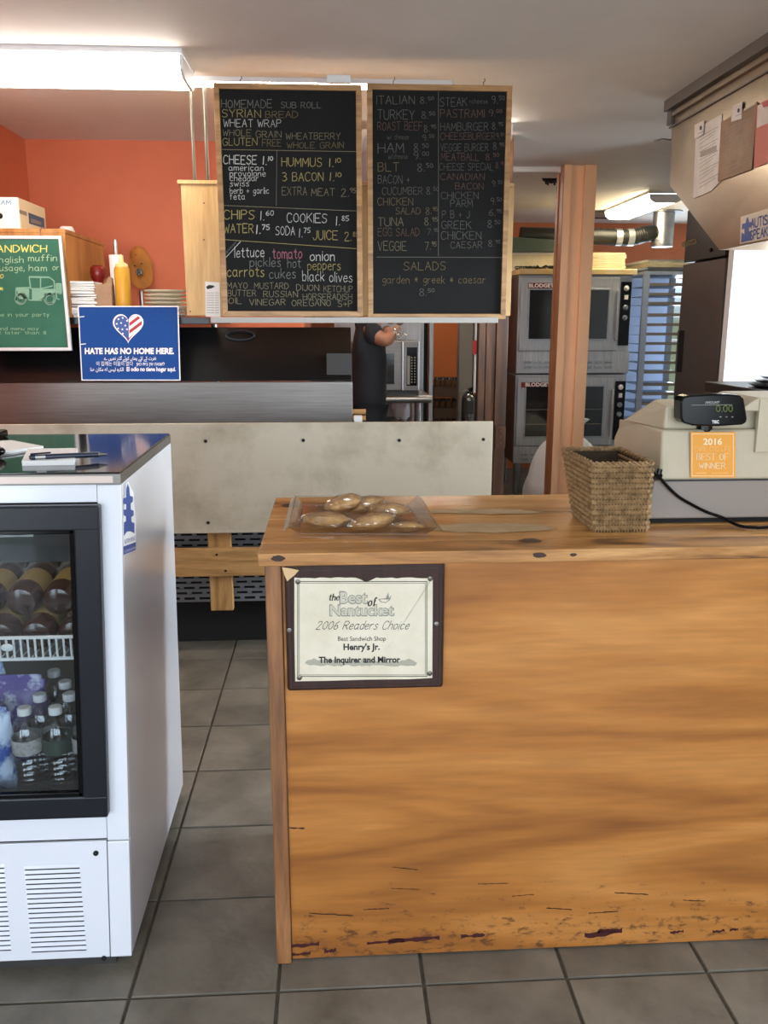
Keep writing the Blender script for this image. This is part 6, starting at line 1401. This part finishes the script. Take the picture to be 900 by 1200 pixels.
# trays on top of rack
for k, (ya, yb2, m__, lab) in enumerate(((320.5, 316, m_galv, 'bottom pan of small pile on top of tray rack'), (315.5, 312, m_cream, 'middle pan of small pile on top of tray rack'), (311.5, 309, m_galv, 'top pan of small pile on top of tray rack'))):
    za, zb2 = rzt + .032 + k * .03, rzt + .06 + k * .03
    tag(MB().hexa([(rx0 + .04, TY, za), (rx1 - .02, TY, za), (rx1 - .02, TY + .6, za), (rx0 + .04, TY + .6, za), (rx0 + .01, TY - .02, zb2), (rx1, TY - .02, zb2), (rx1, TY + .62, zb2), (rx0 + .01, TY + .62, zb2)]).build('stored_pan', m__, None, bevel=.003, origin=(rx0, TY, za)), lab, 'pan', 'pans on top of the tray rack')

# ================================================================== DARK REFRIGERATOR (door faces left)
RFX = 2.24; ry0, ry1 = 4.80, 5.55
rzt = UX(842, 303.5, RFX).z
rf = thing('dark_refrigerator', (RFX + .4, ry0, 0), 'tall dark stainless refrigerator right of tray rack with its door facing left', 'refrigerator')
ry0 = UX(842.5, 400, RFX).y
ry1 = UX(794, 400, RFX).y
box('door', (RFX, ry0, .15), (RFX + .05, ry1, rzt), m_dsteel, rf, bevel=.004)
rb2 = box('body', (RFX + .075, ry0 + .004, .12), (RFX + .80, ry1 + .01, rzt + .01), m_steelb, rf, bevel=.004)
box('door_gasket', (RFX + .051, ry0 + .004, .16), (RFX + .074, ry1 - .004, rzt - .01), m_blackp, rf)
h_a, h_b = UX(788, 387, RFX), UX(797, 436, RFX)
hy = ry1 - .10
box('handle_recess', (RFX - .003, hy, h_b.z), (RFX + .001, hy + .07, h_a.z), m_kicker, rf)
box('handle_lip', (RFX - .012, hy + .071, h_b.z), (RFX + .001, hy + .083, h_a.z), m_dsteel, rf, bevel=.002)
hzt = UX(842, 250, RFX).z
box('compressor_housing', (RFX + .004, ry0 + .02, rzt + .012), (RFX + .75, ry1, min(rzt + .33, CZ - .02)), m_jlid, rf, bevel=.004)
hpl = ((RFX + .004, 0, 0), (1, 0, 0))
np_ = patch('nameplate', [(799.5, 284), (816, 279.5), (817.5, 285), (800.5, 290)], hpl, m_foil, rf, .002, .002)
ribbon('lettering', 'True', ((RFX, 0, 0), (1, 0, 0)), (802, 287.6), (814.5, 284), 4, m_blk, rf, w=.5, jit=.2, shear=.2)
q = UX(834, 293, RFX + .004); MB().cyl(q, q + Vector((-.01, 0, 0)), .012, n=12).build('lock', m_blackp, rf)
for x_ in (RFX + .1, RFX + .7):
    for y_ in (ry0 + .1, ry1 - .1): MB().cyl((x_, y_, 0), (x_, y_, .12), .03, n=12).build('leg', m_blackp, rf)
# white wall panel in front of its near side (behind the cook line)
structure('wall_white_panel', (U(851.5, 400, 4.5).x, 4.50, 0), (3.9, 4.56, CZ), M('glossy white panel', '#f2f4f6', .3))

# cook-line worktop with stacked trays, seen behind the register
wz = U(870, 470, 3.6).z
wk = thing('cook_line_table', (2.2, 3.3, 0), 'dark steel worktop behind the register under the hood', 'table')
kx0 = U(858, 460, 3.9).x
wz = U(860, 452, 3.9).z
box('table_top', (kx0, 3.2, wz - .05), (3.2, 4.2, wz), m_jlid, wk, bevel=.003)
for x_ in (kx0 + .05, 3.1):
    for y_ in (3.3, 4.1): box('leg', (x_, y_, 0), (x_ + .05, y_ + .05, wz - .051), m_dsteel, wk)
lab = ['lowest', 'middle', 'topmost']
for k in range(3):
    c_ = Vector((kx0 + .23, 3.75, wz + .002 + k * .018))
    tag(MB().lathe(c_, [(.05, 0), (.19 - k * .02, .004), (.21 - k * .02, .014), (.20 - k * .02, .016), (.05, .006)], 26).build('round_pan', [m_darkgrey, m_steel, m_blackp][k], None, True, origin=c_), 'round dark pan on the worktop behind the register, %s of three' % lab[k], 'pan', 'round pans behind the register')
cw = thing('wrapped_bread', (kx0 + .26, 3.75, wz + .055), 'plastic-wrapped food piled on the round pans', 'food')
rnd = random.Random(4); MB().ell((kx0 + .26, 3.75, wz + .068), (.11, .09, .028), None, 14, 9, lambda a, b: rnd.uniform(.85, 1.1)).build('wrapping', m_wrap, cw); MB().ell((kx0 + .26, 3.75, wz + .066), (.09, .07, .02)).build('food', m_bread, cw, True)

# ================================================================== EXTRACTOR HOOD
HX = 1.51
hd_ = thing('extractor_hood', (HX, 3.2, 1.9), 'stainless extractor hood with taped papers hanging at the right', 'hood')
A = UX(788, 122, HX); B_ = UX(785, 217, HX); C_ = UX(843, 293, HX)
zbot = C_.z
prof = [(A.y, CZ - .012), (B_.y, B_.z), (C_.y, zbot), (1.9, zbot - .0), (1.9, CZ - .012)]
MB().prism([(HX, y, z) for y, z in prof], (.012, 0, 0)).build('end_panel', m_hood, hd_)
# front (kitchen-side) faces and the room-side edge
MB().prism([(HX + .012, A.y - .01, CZ - .012), (HX + .012, B_.y - .01, B_.z), (HX + .012, B_.y, B_.z), (HX + .012, A.y, CZ - .012)], (1.6, 0, 0)).build('far_panel', m_hood, hd_)
MB().prism([(HX + .012, B_.y, B_.z), (HX + .012, C_.y, zbot), (HX + .012, C_.y - .012, zbot), (HX + .012, B_.y - .012, B_.z)], (1.6, 0, 0)).build('sloped_panel', m_hood, hd_)
box('near_panel', (HX + .012, 1.9, zbot), (3.1, 1.912, CZ - .012), m_hood, hd_)
hl = box('added_hood_light', (1.9, 3.5, zbot + .28), (3.0, 3.62, zbot + .32), M('added hood light lens', '#ffffff', .4, emit='#eef4ff', es=9), hd_)  # unseen lamp added under the hood to brighten the white panel
# darker trim strips along the ceiling
t1, t2 = UX(788, 122, HX), UX(788, 150, HX)
box('ceiling_trim', (HX - .03, 1.9, CZ - .045), (HX - .001, A.y + .02, CZ), m_dsteel, hd_)
box('bright_strip', (HX - .018, 1.9, UX(797, 130, HX).z - .012), (HX - .001, A.y - .05, UX(797, 130, HX).z + .004), m_hood, hd_)
box('lower_trim', (HX - .010, 1.9, UX(797, 143, HX).z - .006), (HX - .001, A.y, UX(797, 143, HX).z), m_dsteel, hd_)
box('corner_bracket', (HX - .016, A.y - .035, UX(790, 145, HX).z), (HX - .001, A.y + .01, CZ - .046), m_dsteel, hd_)
MB().tube([UX(787, 164, HX) + Vector((0, 0, 0)), UX(784, 163, HX) + Vector((-.03, 0, .0)), UX(779, 165.5, HX) + Vector((-.05, 0, 0))], .003, 6).build('hook', m_brass, hd_, True)
hop = ((HX, 0, 0), (1, 0, 0))
def paper(name, pts, mat, lab, cat='paper', lift=.002): 
    t = thing(name, UX(pts[0][0], pts[0][1], HX), lab, cat); patch('sheet', pts, hop, mat, t, lift, .0012); return t
pa_ = paper('plastic_sleeve', [(816.5, 151), (847, 133.5), (843.5, 214), (834, 224), (813, 233)], M('sleeve white', '#d9d3cd', .35, var='#c8c1ba', scale=12), 'white printed sheet in plastic sleeve taped leftmost on the hood')
for k in range(14):
    x_ = 818.5; y_ = 160 + k * 4.6; patch('print_row', [(x_ + 1.2, y_), (842 - (k % 3) * 3, y_ - 12), (842 - (k % 3) * 3, y_ - 11.3), (x_ + 1.2, y_ + .7)], ((HX - .0035, 0, 0), (1, 0, 0)), m_gry, pa_, .0006)
patch('heading_print', [(821, 178), (840, 170), (840, 177), (821, 184.5)], ((HX - .0035, 0, 0), (1, 0, 0)), m_greyp, pa_, .0008)
pa_ = paper('brown_sheet', [(846.5, 143), (889, 119), (882.5, 198.5), (842.5, 213)], m_brownp, 'brown paper sheet taped in the middle of the hood panel', lift=.004)
for k in range(11):
    y_ = 152 + k * 5; patch('print_row', [(850, y_), (882 - (k % 3) * 4, y_ - 15), (882 - (k % 3) * 4, y_ - 14.3), (850, y_ + .7)], ((HX - .0055, 0, 0), (1, 0, 0)), m_greyp, pa_, .0006)
pk = paper('pink_flyer', [(888, 124), (930, 98), (925, 182), (884.5, 197)], m_pink, 'pink and white flyer at the right edge of hood panel', lift=.003)
patch('white_half', [(888, 124), (930, 98), (929, 132), (887, 150)], ((HX - .0045, 0, 0), (1, 0, 0)), M('flyer white', '#e0d4cc', .6), pk, .0006)
patch('red_corner', [(893, 121), (915, 108), (912, 122), (895, 126)], ((HX - .0045, 0, 0), (1, 0, 0)), m_red, pk, .001)
for k, (pts, lab) in enumerate((([(816, 146.5), (827, 141), (826.5, 157.5), (816, 163)], 'small white card with dark emblem on the left sheet'), ([(860.5, 124.5), (872, 119.5), (871.3, 139), (859, 143)], 'small white card with dark emblem above brown sheet'))):
    c_ = paper('business_card', pts, M('card white', '#d6cfc9', .5), lab, 'card', lift=.0065)
    cx_, cy_ = sum(p[0] for p in pts) / 4, sum(p[1] for p in pts) / 4
    patch('emblem', [(cx_ - 1.5, cy_ - 3), (cx_, cy_ - 5), (cx_ + 1.5, cy_ - 3.5), (cx_ + 1, cy_), (cx_ - 1.2, cy_ + .5)], ((HX - .0078, 0, 0), (1, 0, 0)), m_blk, c_, .0006)
    patch('print_row', [(cx_ - 3.5, cy_ + 4.5), (cx_ + 3.5, cy_ + 1.3), (cx_ + 3.5, cy_ + 2), (cx_ - 3.5, cy_ + 5.2)], ((HX - .0078, 0, 0), (1, 0, 0)), m_gry, c_, .0006)
tp = paper('clear_tape', [(874.5, 127), (888, 120), (888, 122.5), (874, 130)], M('tape', '#d6cab8', .2), 'strip of clear tape at top of the brown sheet', 'tape', lift=.006)
au = paper('awareness_sticker', [(869, 254), (905, 243), (904, 279), (868, 286)], M('sticker cream', '#dfd2c0', .5), 'cream sticker with blue puzzle piece and lettering on hood bottom', 'sticker', lift=.002)
aup = ((HX - .0032, 0, 0), (1, 0, 0))
patch('puzzle_piece', [(868.5, 284.5), (869.3, 272.5), (872.5, 274.5), (872.5, 268), (869.6, 269), (869.8, 262.5), (874, 261.3), (875, 256), (876.5, 254.3), (877.8, 258.5), (878.2, 260.6), (881, 260), (880.5, 266), (878, 267), (878, 271), (881, 271), (880.5, 281.5)], aup, m_sblue, au, .0006)
ribbon('lettering', 'AUTISM', aup, (880.5, 267.5), (905, 261.5), 10.5, m_sblue, au, w=.55, jit=0)
ribbon('lettering', 'SPEAKS', aup, (879.5, 281.5), (904, 275.5), 10.5, m_sblue, au, w=.55, jit=0)
